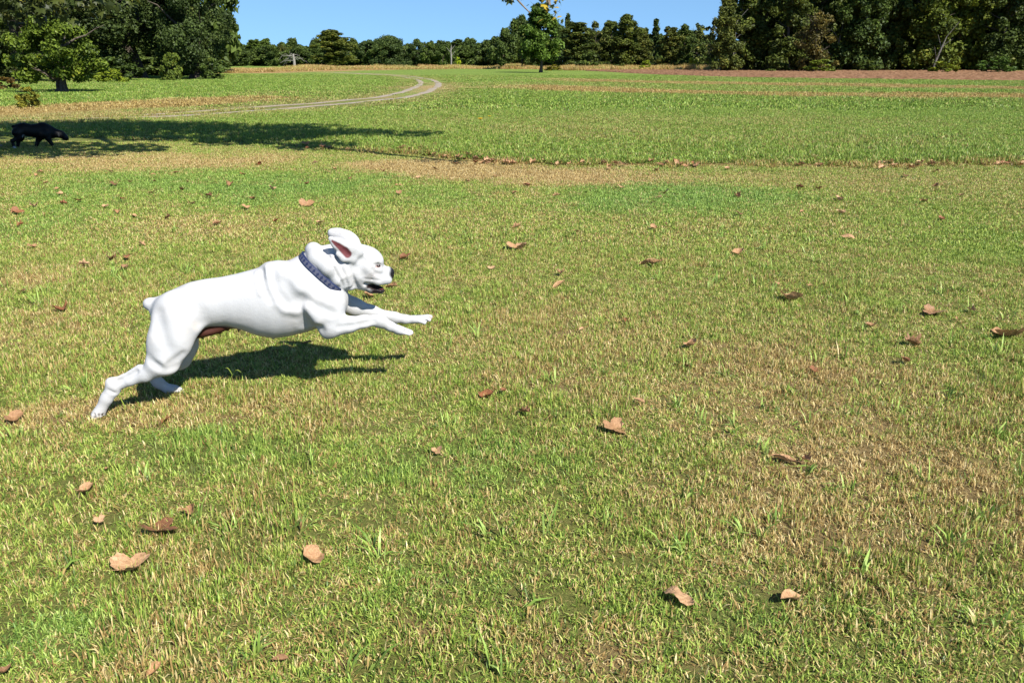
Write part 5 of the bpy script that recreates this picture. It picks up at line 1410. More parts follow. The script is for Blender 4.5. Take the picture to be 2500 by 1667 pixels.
  ('groove', 0.01, 's', 0.008, [('c', 0.198, -0.0873, 0.6314, 0.2275, -0.0911, 0.5739, 0.009, 0.009, 1.0), ('c', 0.2275, -0.0911, 0.5739, 0.2518, -0.0776, 0.5186, 0.009, 0.009, 1.0), ('c', 0.2518, -0.0776, 0.5186, 0.258, -0.059, 0.4915, 0.009, 0.009, 1.0)]),
  ('groove', 0.01, 's', 0.008, [('c', 0.198, 0.0873, 0.6314, 0.2275, 0.0911, 0.5739, 0.009, 0.009, 1.0), ('c', 0.2275, 0.0911, 0.5739, 0.2518, 0.0776, 0.5186, 0.009, 0.009, 1.0), ('c', 0.2518, 0.0776, 0.5186, 0.258, 0.059, 0.4915, 0.009, 0.009, 1.0)]),
  ('groove', 0.01, 's', 0.008, [('c', 0.2575, -0.078, 0.6044, 0.2642, -0.0826, 0.5551, 0.008, 0.008, 1.0), ('c', 0.2642, -0.0826, 0.5551, 0.2734, -0.0645, 0.4992, 0.008, 0.008, 1.0)]),
  ('groove', 0.01, 's', 0.008, [('c', 0.2575, 0.078, 0.6044, 0.2642, 0.0826, 0.5551, 0.008, 0.008, 1.0), ('c', 0.2642, 0.0826, 0.5551, 0.2734, 0.0645, 0.4992, 0.008, 0.008, 1.0)]),
  ('groove', 0.01, 's', 0.008, [('c', 0.2876, -0.0769, 0.5915, 0.2762, -0.0811, 0.5537, 0.008, 0.008, 1.0), ('c', 0.2762, -0.0811, 0.5537, 0.2903, -0.0645, 0.5083, 0.008, 0.008, 1.0), ('c', 0.2903, -0.0645, 0.5083, 0.3003, -0.05, 0.4889, 0.008, 0.008, 1.0)]),
  ('groove', 0.01, 's', 0.008, [('c', 0.2876, 0.0769, 0.5915, 0.2762, 0.0811, 0.5537, 0.008, 0.008, 1.0), ('c', 0.2762, 0.0811, 0.5537, 0.2903, 0.0645, 0.5083, 0.008, 0.008, 1.0), ('c', 0.2903, 0.0645, 0.5083, 0.3003, 0.05, 0.4889, 0.008, 0.008, 1.0)]),
  ('fold', 0.01, 'u', 0.008, [('c', 0.2035, -0.0927, 0.6088, 0.2318, -0.0808, 0.5494, 0.012, 0.012, 1.0), ('c', 0.2318, -0.0808, 0.5494, 0.2456, -0.062, 0.5051, 0.012, 0.012, 1.0)]),
  ('fold', 0.01, 'u', 0.008, [('c', 0.2035, 0.0927, 0.6088, 0.2318, 0.0808, 0.5494, 0.012, 0.012, 1.0), ('c', 0.2318, 0.0808, 0.5494, 0.2456, 0.062, 0.5051, 0.012, 0.012, 1.0)]),
  ('fold', 0.01, 'u', 0.008, [('c', 0.2461, -0.076, 0.5998, 0.2598, -0.0771, 0.555, 0.01, 0.01, 1.0), ('c', 0.2598, -0.0771, 0.555, 0.2647, -0.0641, 0.5079, 0.01, 0.01, 1.0)]),
  ('fold', 0.01, 'u', 0.008, [('c', 0.2461, 0.076, 0.5998, 0.2598, 0.0771, 0.555, 0.01, 0.01, 1.0), ('c', 0.2598, 0.0771, 0.555, 0.2647, 0.0641, 0.5079, 0.01, 0.01, 1.0)]),
  ('groove', 0.005, 's', 0.008, [('c', 0.3295, -0.0698, 0.5324, 0.3647, -0.058, 0.5227, 0.004, 0.004, 1.0), ('c', 0.3647, -0.058, 0.5227, 0.4033, -0.0576, 0.5161, 0.004, 0.004, 1.0)]),
  ('groove', 0.005, 's', 0.008, [('c', 0.3295, 0.0698, 0.5324, 0.3647, 0.058, 0.5227, 0.004, 0.004, 1.0), ('c', 0.3647, 0.058, 0.5227, 0.4033, 0.0576, 0.5161, 0.004, 0.004, 1.0)]),
  ('groove', 0.01, 's', 0.008, [('c', 0.3739, -0.0762, 0.5743, 0.3851, -0.0681, 0.5523, 0.008, 0.008, 1.0), ('c', 0.3851, -0.0681, 0.5523, 0.4192, -0.0474, 0.5402, 0.008, 0.008, 1.0)]),
  ('groove', 0.01, 's', 0.008, [('c', 0.3739, 0.0762, 0.5743, 0.3851, 0.0681, 0.5523, 0.008, 0.008, 1.0), ('c', 0.3851, 0.0681, 0.5523, 0.4192, 0.0474, 0.5402, 0.008, 0.008, 1.0)]),
  ('groove', 0.006, 's', 0.008, [('c', 0.3788, -0.0674, 0.5943, 0.3958, -0.0545, 0.5924, 0.004, 0.004, 1.0), ('c', 0.3958, -0.0545, 0.5924, 0.4079, -0.0456, 0.5833, 0.004, 0.004, 1.0)]),
  ('groove', 0.006, 's', 0.008, [('c', 0.3788, 0.0674, 0.5943, 0.3958, 0.0545, 0.5924, 0.004, 0.004, 1.0), ('c', 0.3958, 0.0545, 0.5924, 0.4079, 0.0456, 0.5833, 0.004, 0.004, 1.0)]),
  ('groove', 0.02, 's', 0.008, [('c', 0.3248, -0.0823, 0.6197, 0.312, -0.0896, 0.5878, 0.016, 0.016, 1.0), ('c', 0.312, -0.0896, 0.5878, 0.3236, -0.0887, 0.5547, 0.016, 0.016, 1.0)]),
  ('groove', 0.02, 's', 0.008, [('c', 0.3248, 0.0823, 0.6197, 0.312, 0.0896, 0.5878, 0.016, 0.016, 1.0), ('c', 0.312, 0.0896, 0.5878, 0.3236, 0.0887, 0.5547, 0.016, 0.016, 1.0)]),
  ('groove', 0.004, 's', 0.008, [('c', -0.8472, -0.1198, 0.0259, -0.8483, -0.1212, 0.0081, 0.0045, 0.0045, 1.0)]),
  ('groove', 0.004, 's', 0.008, [('c', -0.8323, -0.1198, 0.0214, -0.8362, -0.1135, -0.0011, 0.0045, 0.0045, 1.0)]),
  ('groove', 0.004, 's', 0.008, [('c', -0.8204, -0.1142, 0.0203, -0.8264, -0.1007, -0.0042, 0.0045, 0.0045, 1.0)]),
  ('groove', 0.004, 's', 0.008, [('c', 0.4954, -0.1099, 0.2873, 0.5222, -0.1059, 0.2753, 0.0045, 0.0045, 1.0)]),
  ('groove', 0.004, 's', 0.008, [('c', 0.4924, -0.113, 0.2832, 0.5202, -0.1107, 0.2713, 0.0045, 0.0045, 1.0)]),
  ('groove', 0.004, 's', 0.008, [('c', 0.5959, 0.0656, 0.2846, 0.6409, 0.078, 0.2785, 0.0045, 0.0045, 1.0)]),
  ('groove', 0.004, 's', 0.008, [('c', 0.5945, 0.0595, 0.2779, 0.6266, 0.0697, 0.2679, 0.0045, 0.0045, 1.0)]),
  ('groove', 0.004, 's', 0.008, [('c', -0.5506, 0.0824, 0.0285, -0.5333, 0.0866, 0.0199, 0.0045, 0.0045, 1.0)]),
  ('udder', 0.02, 'u', 0.03, [('e', -0.3491, 0.0, 0.3271, 0.105, 0.045, 0.023, -12, 0)]),
  ('teat', 0.008, 'u', 0.03, [('c', -0.3138, -0.015, 0.3168, -0.3138, -0.015, 0.3088, 0.0055, 0.004, 1.0)]),
  ('teat', 0.008, 'u', 0.03, [('c', -0.3872, -0.015, 0.2981, -0.3872, -0.015, 0.2901, 0.0055, 0.004, 1.0)]),
  ('teat', 0.008, 'u', 0.03, [('c', -0.2337, -0.015, 0.3204, -0.2337, -0.015, 0.3124, 0.0055, 0.004, 1.0)]),
  ('teat', 0.008, 'u', 0.03, [('c', -0.0898, -0.015, 0.2723, -0.0898, -0.015, 0.2643, 0.0055, 0.004, 1.0)]),
  ('teat', 0.008, 'u', 0.03, [('c', -0.2792, -0.015, 0.3301, -0.2792, -0.015, 0.3221, 0.0055, 0.004, 1.0)]),
]
COLLAR_C=(0.1497, 0.0, 0.5526)
COLLAR_U=(0.6936, 0.0, -0.7204)
EYES=[(0.396, -0.0485, 0.5809), (0.404, 0.0485, 0.5571)]
EAR_LINE=[(0.2023, -0.098, 0.7157, 0.006), (0.2285, -0.103, 0.6932, 0.012), (0.2523, -0.104, 0.6698, 0.017), (0.265, -0.1, 0.6542, 0.016)]
NOSE=(0.4575, 0.0, 0.5351)
EAR=(0.246, -0.11, 0.6813)
GROIN=(-0.34, -0.0, 0.3256)
MOUTH=(0.3809, 0.0, 0.4701)
CHIN=(0.4232, 0.0, 0.4552)
CORNER=(0.3497, 0.0, 0.4857)
FAR_EAR=(0.2551, 0.06, 0.7066)
DOG_AT=(-1.0, 3.45, 0.0)
DOG_RZ=0.25274


def near(V, c, r, soft=0.5):
    """1 inside an ellipsoid, fading to 0 at its edge"""
    d = np.sqrt((((V - np.array(c)) / np.array(r)) ** 2).sum(axis=1))
    return np.clip((1.0 - d) / soft, 0, 1)


def make_white_dog():
    sk = Skin((-0.93, -0.20, -0.03), (0.72, 0.20, 0.82), 0.0042)
    sk.loft(TORSO)
    for name, k, op, ki, prims in DOG_FORM:
        sk.group(k, op, ki, prims)
    V, Q = sk.mesh(2)
    # colours of the coat and the bare skin
    n1 = vnoise(V[:, 0] * 60, V[:, 2] * 60 + V[:, 1] * 45, 3)
    n2 = vnoise(V[:, 0] * 16, V[:, 2] * 16 + V[:, 1] * 12, 5)
    coat = np.array([0.38, 0.381, 0.387])
    C = np.tile(coat, (len(V), 1))

    def paint(m, col):
        nonlocal C
        m = np.clip(m, 0, 1)[:, None]
        C = C * (1 - m) + np.array(col) * m
    paint(0.16 * np.clip(n2 - 0.40, 0, 1) * 2, (0.55, 0.50, 0.45))
    for c, r in (((-0.42, -0.10, 0.45), (0.02, 0.06, 0.05)), ((-0.44, -0.10, 0.37), (0.03, 0.06, 0.02)), ((-0.40, -0.10, 0.38), (0.025, 0.06, 0.035))):
        paint(near(V, c, r, 1.0) * 0.35 * (n1 > 0.35), (0.60, 0.50, 0.40))
    # bare dark belly skin between the thighs, its shade put into the colour too
    belly = near(V, (GROIN[0] - 0.02, 0, GROIN[2] - 0.02), (0.17, 0.10, 0.085), 0.25) * np.clip((0.364 - V[:, 2]) / 0.012, 0, 1)
    paint(belly, (0.055, 0.020, 0.014))
    # ear insides
    for c, r in ((EAR, (0.062, 0.03, 0.04)),):
        dep = np.clip((sk_ear_depth(V)), 0, 1)
        paint(dep, (0.11, 0.032, 0.036))
    paint(near(V, (NOSE[0] - 0.10, 0, NOSE[2] + 0.01), (0.05, 0.09, 0.035), 1.0) * 0.25, (0.75, 0.5, 0.45))
    # around the eyes
    for ey in EYES:
        paint(near(V, ey, (0.017, 0.02, 0.011), 0.6) * 0.8, (0.30, 0.17, 0.15))
    # nose leather, lips, mouth
    paint(near(V, (NOSE[0] - 0.002, 0, NOSE[2] - 0.001), (0.033, 0.036, 0.0325), 0.2), (0.012, 0.012, 0.014))
    inner = near(V, (MOUTH[0] + 0.01, 0, MOUTH[2] + 0.001), (0.074, 0.052, 0.0235), 0.2)
    inner = np.maximum(inner, near(V, CORNER, (0.032, 0.06, 0.015), 0.3))
    paint(inner, (0.016, 0.010, 0.010))
    paint(near(V, (MOUTH[0] + 0.012, 0, MOUTH[2] - 0.011), (0.056, 0.06, 0.0155), 0.25), (0.014, 0.010, 0.011))
    for dx, dz in ((-0.03, 0.02), (-0.012, 0.012), (0.008, 0.018), (0.02, 0.004), (0.032, 0.012)):
        paint(near(V, (FAR_EAR[0] + dx, FAR_EAR[1], FAR_EAR[2] + dz), (0.006, 0.03, 0.004), 0.8) * 0.6, (0.16, 0.14, 0.14))
    paint(np.clip((0.05 - V[:, 2]) / 0.05, 0, 1) * 0.35 * (0.4 + 0.6 * n1), (0.30, 0.22, 0.13))
    paint(near(V, CHIN, (0.026, 0.03, 0.015), 0.3), (0.02, 0.018, 0.018))
    # claws and pads
    for x, y, z in ((-0.865, -0.117, 0.012), (-0.846, -0.112, 0.012), (-0.828, -0.10, 0.010)):
        paint(near(V, (x, y, z), (0.009, 0.012, 0.011), 0.6) * 0.9, (0.05, 0.04, 0.04))
    for p in ((0.53, -0.09, 0.262), (0.645, 0.08, 0.272)):
        paint(near(V, p, (0.02, 0.06, 0.03), 1.0) * 0.45, (0.70, 0.42, 0.38))
    nb = N("white_coat")
    col = nb.attr("coat").outputs["Vector"]
    geo = nb.n("ShaderNodeTexCoord").outputs["Object"]
    mp = nb.n("ShaderNodeMapping")
    mp.inputs["Scale"].default_value = (0.45, 1.0, 1.0)
    nb.link(geo, mp.inputs[0])
    fur = nb.noise(mp.outputs[0], 420.0, 3.0)
    lump = nb.noise(geo, 28.0, 4.0)
    b1 = nb.bump(lump.outputs[0], 0.16, 0.012)
    nd = nb.n("ShaderNodeBump")
    nb.link(fur.outputs[0], nd.inputs["Height"])
    nb.link(b1, nd.inputs["Normal"])
    nd.inputs["Strength"].default_value = 0.4
    nd.inputs["Distance"].default_value = 0.003
    colv = nb.mix(nb.remap(fur.outputs[0], 0.3, 0.7, 0.0, 0.10), col, nb.mix(1.0, col, (0.80, 0.77, 0.74), 'MULTIPLY'))
    dark = nb.n("ShaderNodeSeparateColor")
    nb.link(col, dark.inputs[0])
    rough = nb.remap(dark.outputs[0], 0.02, 0.2, 0.30, 0.85)
    mat = nb.done(nb.principled(colv, rough, nd.outputs[0], spec=0.12))
    root = add("dog", None, loc=DOG_AT, rotz=DOG_RZ, label="white boxer dog with a blue collar leaping across the lawn", cat="dog")
    add("body", mesh_from("white_dog_body", V, Q, mat, True, {"coat": C}), root)
    # eyes
    nb = N("dark_eye")
    eye_mat = nb.done(nb.principled((0.02, 0.011, 0.008), 0.08, spec=0.6))
    for ey in EYES:
        u, v = np.mgrid[0:2 * np.pi:13j, 0.001:np.pi - 0.001:9j]
        e = np.stack([0.0135 * np.cos(u) * np.sin(v), 0.0085 * np.sin(u) * np.sin(v), 0.0085 * np.cos(v)], -1).reshape(-1, 3)
        f = [(i * 9 + j, (i + 1) * 9 + j, (i + 1) * 9 + j + 1, i * 9 + j + 1) for i in range(12) for j in range(8)]
        y = np.linspace(0.03, 0.09, 241)
        pts = np.stack([np.full(241, ey[0]), np.sign(ey[1]) * y, np.full(241, ey[2])], -1)
        d = sk.at(pts)
        ys = pts[np.argmax(d > 0), 1]
        add("eye", mesh_from("dog_eye", e + np.array([ey[0], ys - np.sign(ey[1]) * 0.0045, ey[2]]), f, eye_mat, True), root)
    # tongue
    tv, tq = [], []
    xs_ = np.linspace(-0.045, 0.035, 10)
    for i, x in enumerate(xs_):
        w = 0.026 * math.sqrt(max(0.05, 1 - ((x + 0.01) / 0.05) ** 2))
        for j, s in enumerate(np.linspace(-1, 1, 7)):
            tv.append((x, s * w, -0.0045 + 0.003 * s * s - 20 * max(x, 0) ** 2 * 0.12))
        for s in np.linspace(1, -1, 7):
            tv.append((x, s * w * 0.9, -0.011))
    for i in range(9):
        for j in range(14):
            k = (j + 1) % 14
            tq.append((i * 14 + j, i * 14 + k, (i + 1) * 14 + k, (i + 1) * 14 + j))
    nb = N("tongue_flesh")
    tm = nb.done(nb.principled((0.10, 0.022, 0.024), 0.35, spec=0.5))
    add("tongue", mesh_from("dog_tongue", np.array(tv) + np.array([MOUTH[0] + 0.002, 0, MOUTH[2]]), tq, tm, True), root)
    make_collar(sk, root)
    return root


def sk_ear_depth(V):
    """bare skin in the hollow of the near ear"""
    best = np.full(len(V), 9.0)
    for p, q in zip(EAR_LINE, EAR_LINE[1:]):
        a, b = np.array(p[:3]), np.array(q[:3])
        t = np.clip(((V - a) @ (b - a)) / ((b - a) @ (b - a)), 0, 1)
        dd = V - a - t[:, None] * (b - a)
        dd[:, 1] *= 0.5
        best = np.minimum(best, np.linalg.norm(dd, axis=1) / (p[3] + (q[3] - p[3]) * t))
    return np.clip((1.25 - best) / 0.3, 0, 1) * (V[:, 1] < -0.05)


def make_collar(sk, root):
    c = np.array(COLLAR_C)
    u = np.array(COLLAR_U)
    ax = np.array([-u[2], 0, u[0]])
    if ax[2] < 0:
        ax = -ax
    lat = np.array([0.0, 1.0, 0.0])
    n = 96
    ang = np.linspace(0, 2 * np.pi, n, endpoint=False)
    W = [-0.0155, -0.0135, -0.005, 0.005, 0.0135, 0.0155]
    ring = np.zeros((len(W), n))
    for i, w in enumerate(W):
        o = c + ax * w
        d = np.cos(ang)[:, None] * u + np.sin(ang)[:, None] * lat
        rr = np.linspace(0.04, 0.17, 261)
        P = o + d[:, None, :] * rr[None, :, None]
        f = sk.at(P)
        ring[i] = np.minimum(rr[np.argmax(f > 0, axis=1)], 0.126)
    base = ring.max(axis=0)
    kern = np.hanning(13)
    kern /= kern.sum()
    base = np.convolve(np.concatenate([base[-6:], base, base[:6]]), kern, mode='valid') * 0.6 + ring.min(axis=0) * 0.4
    V, vv, tt = [], [], []
    T = [(0, 0.0), (0, 0.0035), (1, 0.005), (2, 0.005), (3, 0.005), (4, 0.005), (5, 0.0035), (5, 0.0)]
    L = np.concatenate([[0], np.cumsum(base * (2 * np.pi / n))])[:n]
    for i, (wi, th) in enumerate(T):
        r = base + th - (0.004 if th == 0 else 0)
        V.append(c + ax * W[wi] + (np.cos(ang) * r)[:, None] * u + (np.sin(ang) * r)[:, None] * lat)
        vv.append(np.full(n, W[wi] / 0.0155))
        tt.append(L)
    V = np.concatenate(V)
    F = [(i * n + j, i * n + (j + 1) % n, (i + 1) * n + (j + 1) % n, (i + 1) * n + j) for i in range(len(T) - 1) for j in range(n)]
    nb = N("blue_webbing")
    v = nb.attr("across").outputs["Fac"]
    t = nb.attr("along").outputs["Fac"]
    ph = nb.math('FRACT', nb.math('MULTIPLY', t, 1 / 0.021))
    dx = nb.math('ABSOLUTE', nb.math('SUBTRACT', ph, 0.5))
    inv = nb.math('LESS_THAN', nb.math('ADD', nb.math('MULTIPLY', dx, 1.5), nb.math('MULTIPLY', nb.math('ABSOLUTE', v), 0.62)), 0.46)
    mid = nb.math('LESS_THAN', nb.math('ABSOLUTE', v), 0.62)
    col = nb.mix(mid, (0.010, 0.018, 0.062), (0.062, 0.066, 0.10))
    col = nb.mix(inv, col, (0.012, 0.018, 0.055))
    col = nb.mix(nb.math('LESS_THAN', v, -0.93), col, (0.02, 0.16, 0.24))
    geo = nb.n("ShaderNodeTexCoord").outputs["Object"]
    weave = nb.noise(geo, 900.0, 1.0)
    mat = nb.done(nb.principled(col, 0.55, nb.bump(weave.outputs[0], 0.3, 0.001), spec=0.35))
    col_o = add("collar", mesh_from("dog_collar", V, F, mat, True, {"across": np.concatenate(vv), "along": np.concatenate(tt)}), root)
    # the steel ring that hangs from it under the throat
    k = int(np.argmin(np.abs(ang - 0.35)))
    nb = N("steel_ring")
    sm = nb.done(nb.principled((0.45, 0.44, 0.42), 0.3, Metallic=1.0))
    rc = c + (np.cos(ang[0]) * (base[0] + 0.013)) * u
    th = np.linspace(0, 2 * np.pi, 17)
    pts = rc + 0.010 * (np.cos(th)[:, None] * u + np.sin(th)[:, None] * lat)
    tv, tq = tube(pts, [0.0016] * 17, 6)
    add("ring", mesh_from("collar_ring", tv, tq, sm, True), col_o)


make_white_dog()

# body of the black dog in its own metre frame
DOG2_TORSO=[(-0.3468, 0.3543, 0.0324, 0.03), (-0.329, 0.333, 0.0649, 0.055), (-0.2651, 0.3241, 0.1059, 0.085), (-0.1882, 0.3271, 0.118, 0.095), (-0.0661, 0.2972, 0.1127, 0.09), (0.0439, 0.2892, 0.1335, 0.105), (0.1199, 0.2844, 0.1392, 0.105), (0.1913, 0.2743, 0.1204, 0.085), (0.2302, 0.269, 0.0965, 0.06), (0.2415, 0.2684, 0.0663, 0.03)]
DOG2_FORM=[
  ('neck', 0.05, 'u', 0.03, [('c', 0.1517, -0.0, 0.2898, 0.2447, -0.0, 0.2558, 0.105, 0.085, 0.8), ('c', 0.2447, -0.0, 0.2558, 0.3175, -0.0, 0.2284, 0.085, 0.068, 0.8)]),
  ('head', 0.03, 'u', 0.03, [('e', 0.3587, -0.0, 0.2231, 0.085, 0.066, 0.068, 25, 0), ('c', 0.379, -0.0, 0.1977, 0.4176, -0.0, 0.1618, 0.054, 0.046, 0.9), ('c', 0.4176, -0.0, 0.1618, 0.4426, -0.0, 0.1435, 0.046, 0.04, 0.9)]),
  ('nose', 0.01, 'u', 0.01, [('e', 0.4641, -0.0, 0.145, 0.015, 0.02, 0.015, 0, 0)]),
  ('tail', 0.02, 'u', 0.02, [('c', -0.3059, -0.0, 0.3792, -0.3583, -0.0, 0.3812, 0.035, 0.022, 1.0)]),
  ('withers', 0.03, 'u', 0.03, [('e', 0.0993, -0.0, 0.3979, 0.06, 0.05, 0.035, 0, 0)]),
  ('hind_leg', 0.04, 'u', 0.02, [('c', -0.3025, -0.07, 0.2769, -0.2887, -0.07, 0.2049, 0.09, 0.055, 0.85), ('c', -0.2887, -0.07, 0.2049, -0.3769, -0.07, 0.1551, 0.055, 0.03, 0.85), ('c', -0.3769, -0.07, 0.1551, -0.4118, -0.07, 0.1483, 0.03, 0.026, 0.85), ('c', -0.4118, -0.07, 0.1483, -0.4, -0.07, 0.0726, 0.026, 0.022, 0.85), ('c', -0.4, -0.07, 0.0726, -0.3938, -0.07, 0.0303, 0.022, 0.022, 0.85)]),
  ('hind_leg', 0.04, 'u', 0.02, [('c', -0.2838, 0.07, 0.2663, -0.2667, 0.07, 0.1814, 0.085, 0.055, 0.85), ('c', -0.2667, 0.07, 0.1814, -0.3197, 0.07, 0.1115, 0.055, 0.03, 0.85), ('c', -0.3197, 0.07, 0.1115, -0.3367, 0.07, 0.0519, 0.03, 0.023, 0.85), ('c', -0.3367, 0.07, 0.0519, -0.3384, 0.07, 0.0059, 0.023, 0.022, 0.85)]),
  ('hind_paw', 0.01, 'u', 0.01, [('e', -0.3844, -0.07, 0.0179, 0.035, 0.03, 0.02, 0, 0)]),
  ('hind_paw', 0.01, 'u', 0.01, [('e', -0.3291, 0.07, -0.0018, 0.035, 0.03, 0.02, 0, 0)]),
  ('fore_leg', 0.04, 'u', 0.02, [('c', 0.1301, -0.075, 0.2355, 0.1514, -0.075, 0.1681, 0.075, 0.05, 0.85), ('c', 0.1514, -0.075, 0.1681, 0.1851, -0.075, 0.0754, 0.05, 0.028, 0.85), ('c', 0.1851, -0.075, 0.0754, 0.2143, -0.075, 0.0068, 0.028, 0.022, 0.85)]),
  ('fore_leg', 0.04, 'u', 0.02, [('c', 0.0856, 0.075, 0.2144, 0.0027, 0.075, 0.145, 0.07, 0.045, 0.85), ('c', 0.0027, 0.075, 0.145, -0.0411, 0.075, 0.0616, 0.045, 0.028, 0.85), ('c', -0.0411, 0.075, 0.0616, -0.0652, 0.075, 0.0041, 0.028, 0.022, 0.85)]),
  ('fore_paw', 0.01, 'u', 0.01, [('e', 0.2278, -0.075, -0.0049, 0.035, 0.03, 0.02, 0, 0)]),
  ('fore_paw', 0.01, 'u', 0.01, [('e', -0.0597, 0.075, -0.0084, 0.035, 0.03, 0.02, 0, 0)]),
  ('ear', 0.012, 'u', 0.01, [('c', 0.3257, -0.06, 0.236, 0.3262, -0.075, 0.1884, 0.03, 0.022, 0.45)]),
  ('ear', 0.012, 'u', 0.01, [('c', 0.3257, 0.06, 0.236, 0.3262, 0.075, 0.1884, 0.03, 0.022, 0.45)]),
]
DOG2_AT=(-8.469, 14.6391, 0.0)
DOG2_RZ=0.5245
DOG2_TOE=(-0.3964, -0.07, 0.0161)
DOG2_BLAZE=(-0.213, -0.09, 0.2126)
DOG2_FLANK=(-0.2558, -0.1, 0.3009)


def make_black_dog():
    sk = Skin((-0.75, -0.22, -0.03), (0.85, 0.22, 0.75), 0.009)
    sk.loft(DOG2_TORSO)
    for name, k, op, ki, prims in DOG2_FORM:
        sk.group(k, op, ki, prims)
    V, Q = sk.mesh(2)
    C = np.tile(np.array([0.0045, 0.0045, 0.005]), (len(V), 1))

    def paint(m, col):
        nonlocal C
        m = np.clip(m, 0, 1)[:, None]
        C = C * (1 - m) + np.array(col) * m
    paint(near(V, DOG2_TOE, (0.05, 0.05, 0.045), 0.5), (0.5, 0.5, 0.52))
    paint(near(V, DOG2_BLAZE, (0.035, 0.08, 0.035), 0.6), (0.5, 0.5, 0.5))
    paint(near(V, DOG2_FLANK, (0.07, 0.1, 0.07), 1.0) * 0.5, (0.05, 0.045, 0.04))
    nb = N("black_coat")
    co = nb.n("ShaderNodeTexCoord").outputs["Object"]
    q = nb.noise(co, 160.0, 3.0)
    mat = nb.done(nb.principled(nb.attr("coat").outputs["Vector"], 0.55, nb.bump(q.outputs[0], 0.3, 0.004), spec=0.2))
    root = add("dog", None, loc=DOG2_AT, rotz=DOG2_RZ, label="black dog with a white hind foot walking with its nose down in the shade", cat="dog")
    add("body", mesh_from("black_dog_body", V, Q, mat, True, {"coat": C}), root)


make_black_dog()


# ------------------------------------------------------------------ fallen leaves and stray plants on the lawn
def dry_leaf_mesh(kind):
    """curled dead leaf, about one unit wide, lying on z = 0"""
    rng = np.random.default_rng(200 + kind)
    if kind == 3:                     # broad leaf with rounded lobes, its sides lifted
        na, nr = 44, 5
        V = [(0.0, 0.0, 0.0)]
        for j in range(1, nr + 1):
            for i in range(na):
                a = 2 * math.pi * i / na
                lobe = 0.20 + 0.34 * abs(math.cos(1.5 * a)) ** 0.75 * (1.0 if abs(math.sin(a)) < 0.9 else 0.9)
                r = lobe * j / nr * (1 + 0.04 * rng.normal())
                x, y = r * math.cos(a), r * math.sin(a)
                V.append((x, y, 0.40 * r * r + 0.45 * y * y + 0.05 * math.sin(5 * x + 3 * y) + 0.006 * rng.normal()))
        F = [(0, 1 + i, 1 + (i + 1) % na, 0) for i in range(0)]
        F = [(1 + (j - 1) * na + i, 1 + j * na + i, 1 + j * na + (i + 1) % na, 1 + (j - 1) * na + (i + 1) % na) for j in range(1, nr) for i in range(na)]
        F += [(0, 1 + i, 1 + i + 1, 1 + (i + 2) % na) for i in range(0, na, 2)]
        V = np.array(V)
        V[:, 2] -= V[:, 2].min()
        st, sq = tube([(-0.15, 0, 0.05), (-0.34, 0.03, 0.03), (-0.5, 0.06, 0.08)], [0.014, 0.011, 0.008], 5)
        return join_geo([(V, np.array(F)), (st, sq)])
    n, m = 14, 5                      # along the leaf, across half of it
    V = []
    for i in range(n + 1):
        u = i / n
        if kind == 0:
            w = 0.26 * math.sin(math.pi * min(u * 1.02 + 0.02, 1)) ** 0.6 * (1 - 0.35 * math.exp(-((u - 0.45) / 0.1) ** 2))
        elif kind == 1:
            w = 0.22 * math.sin(math.pi * u) ** 0.9
        elif kind == 2:
            w = 0.38 * math.sin(math.pi * u) ** 0.55
        elif kind == 3:
            w = 0.16 + 0.34 * abs(math.sin(u * 3 * math.pi)) ** 1.5
            w *= math.sin(math.pi * (0.06 + 0.9 * u)) ** 0.5
        else:
            w = 0.30 * math.sin(math.pi * u) ** 0.7 * (1 + 0.3 * math.sin(u * 17))
        for j in range(-m, m + 1):
            s = j / m
            x, y = u - 0.5, s * w * (1 + 0.06 * rng.normal())
            curl = {0: 0.25, 1: 1.5, 2: 0.9, 3: 0.6, 4: 1.8}[kind]
            z = curl * y * y * 1.6 + 0.10 * math.sin(u * 5 + kind) + 0.05 * s * math.sin(u * 9 + kind * 2) + {0: 0.10, 1: 0.2, 2: 0.28, 3: 0.35, 4: 0.55}[kind] * (u - 0.4) ** 2
            if kind in (1, 4):
                a = curl * s * 0.8
                y, z = w * math.sin(a) / 0.9, z * 0.4 + w * (1 - math.cos(a))
            V.append((x, y, z + 0.02 + 0.012 * rng.normal()))
    k = 2 * m + 1
    F = [(i * k + j, (i + 1) * k + j, (i + 1) * k + j + 1, i * k + j + 1) for i in range(n) for j in range(2 * m)]
    V = np.array(V)
    V[:, 2] -= V[:, 2].min()
    # the stalk
    st, sq = tube([(0.48, 0, V[:, 2].mean()), (0.60, 0.03, 0.05), (0.70, 0.05, 0.10)], [0.014, 0.011, 0.008], 5)
    V, F = join_geo([(V, np.array(F)), (st, sq)])
    return V, F


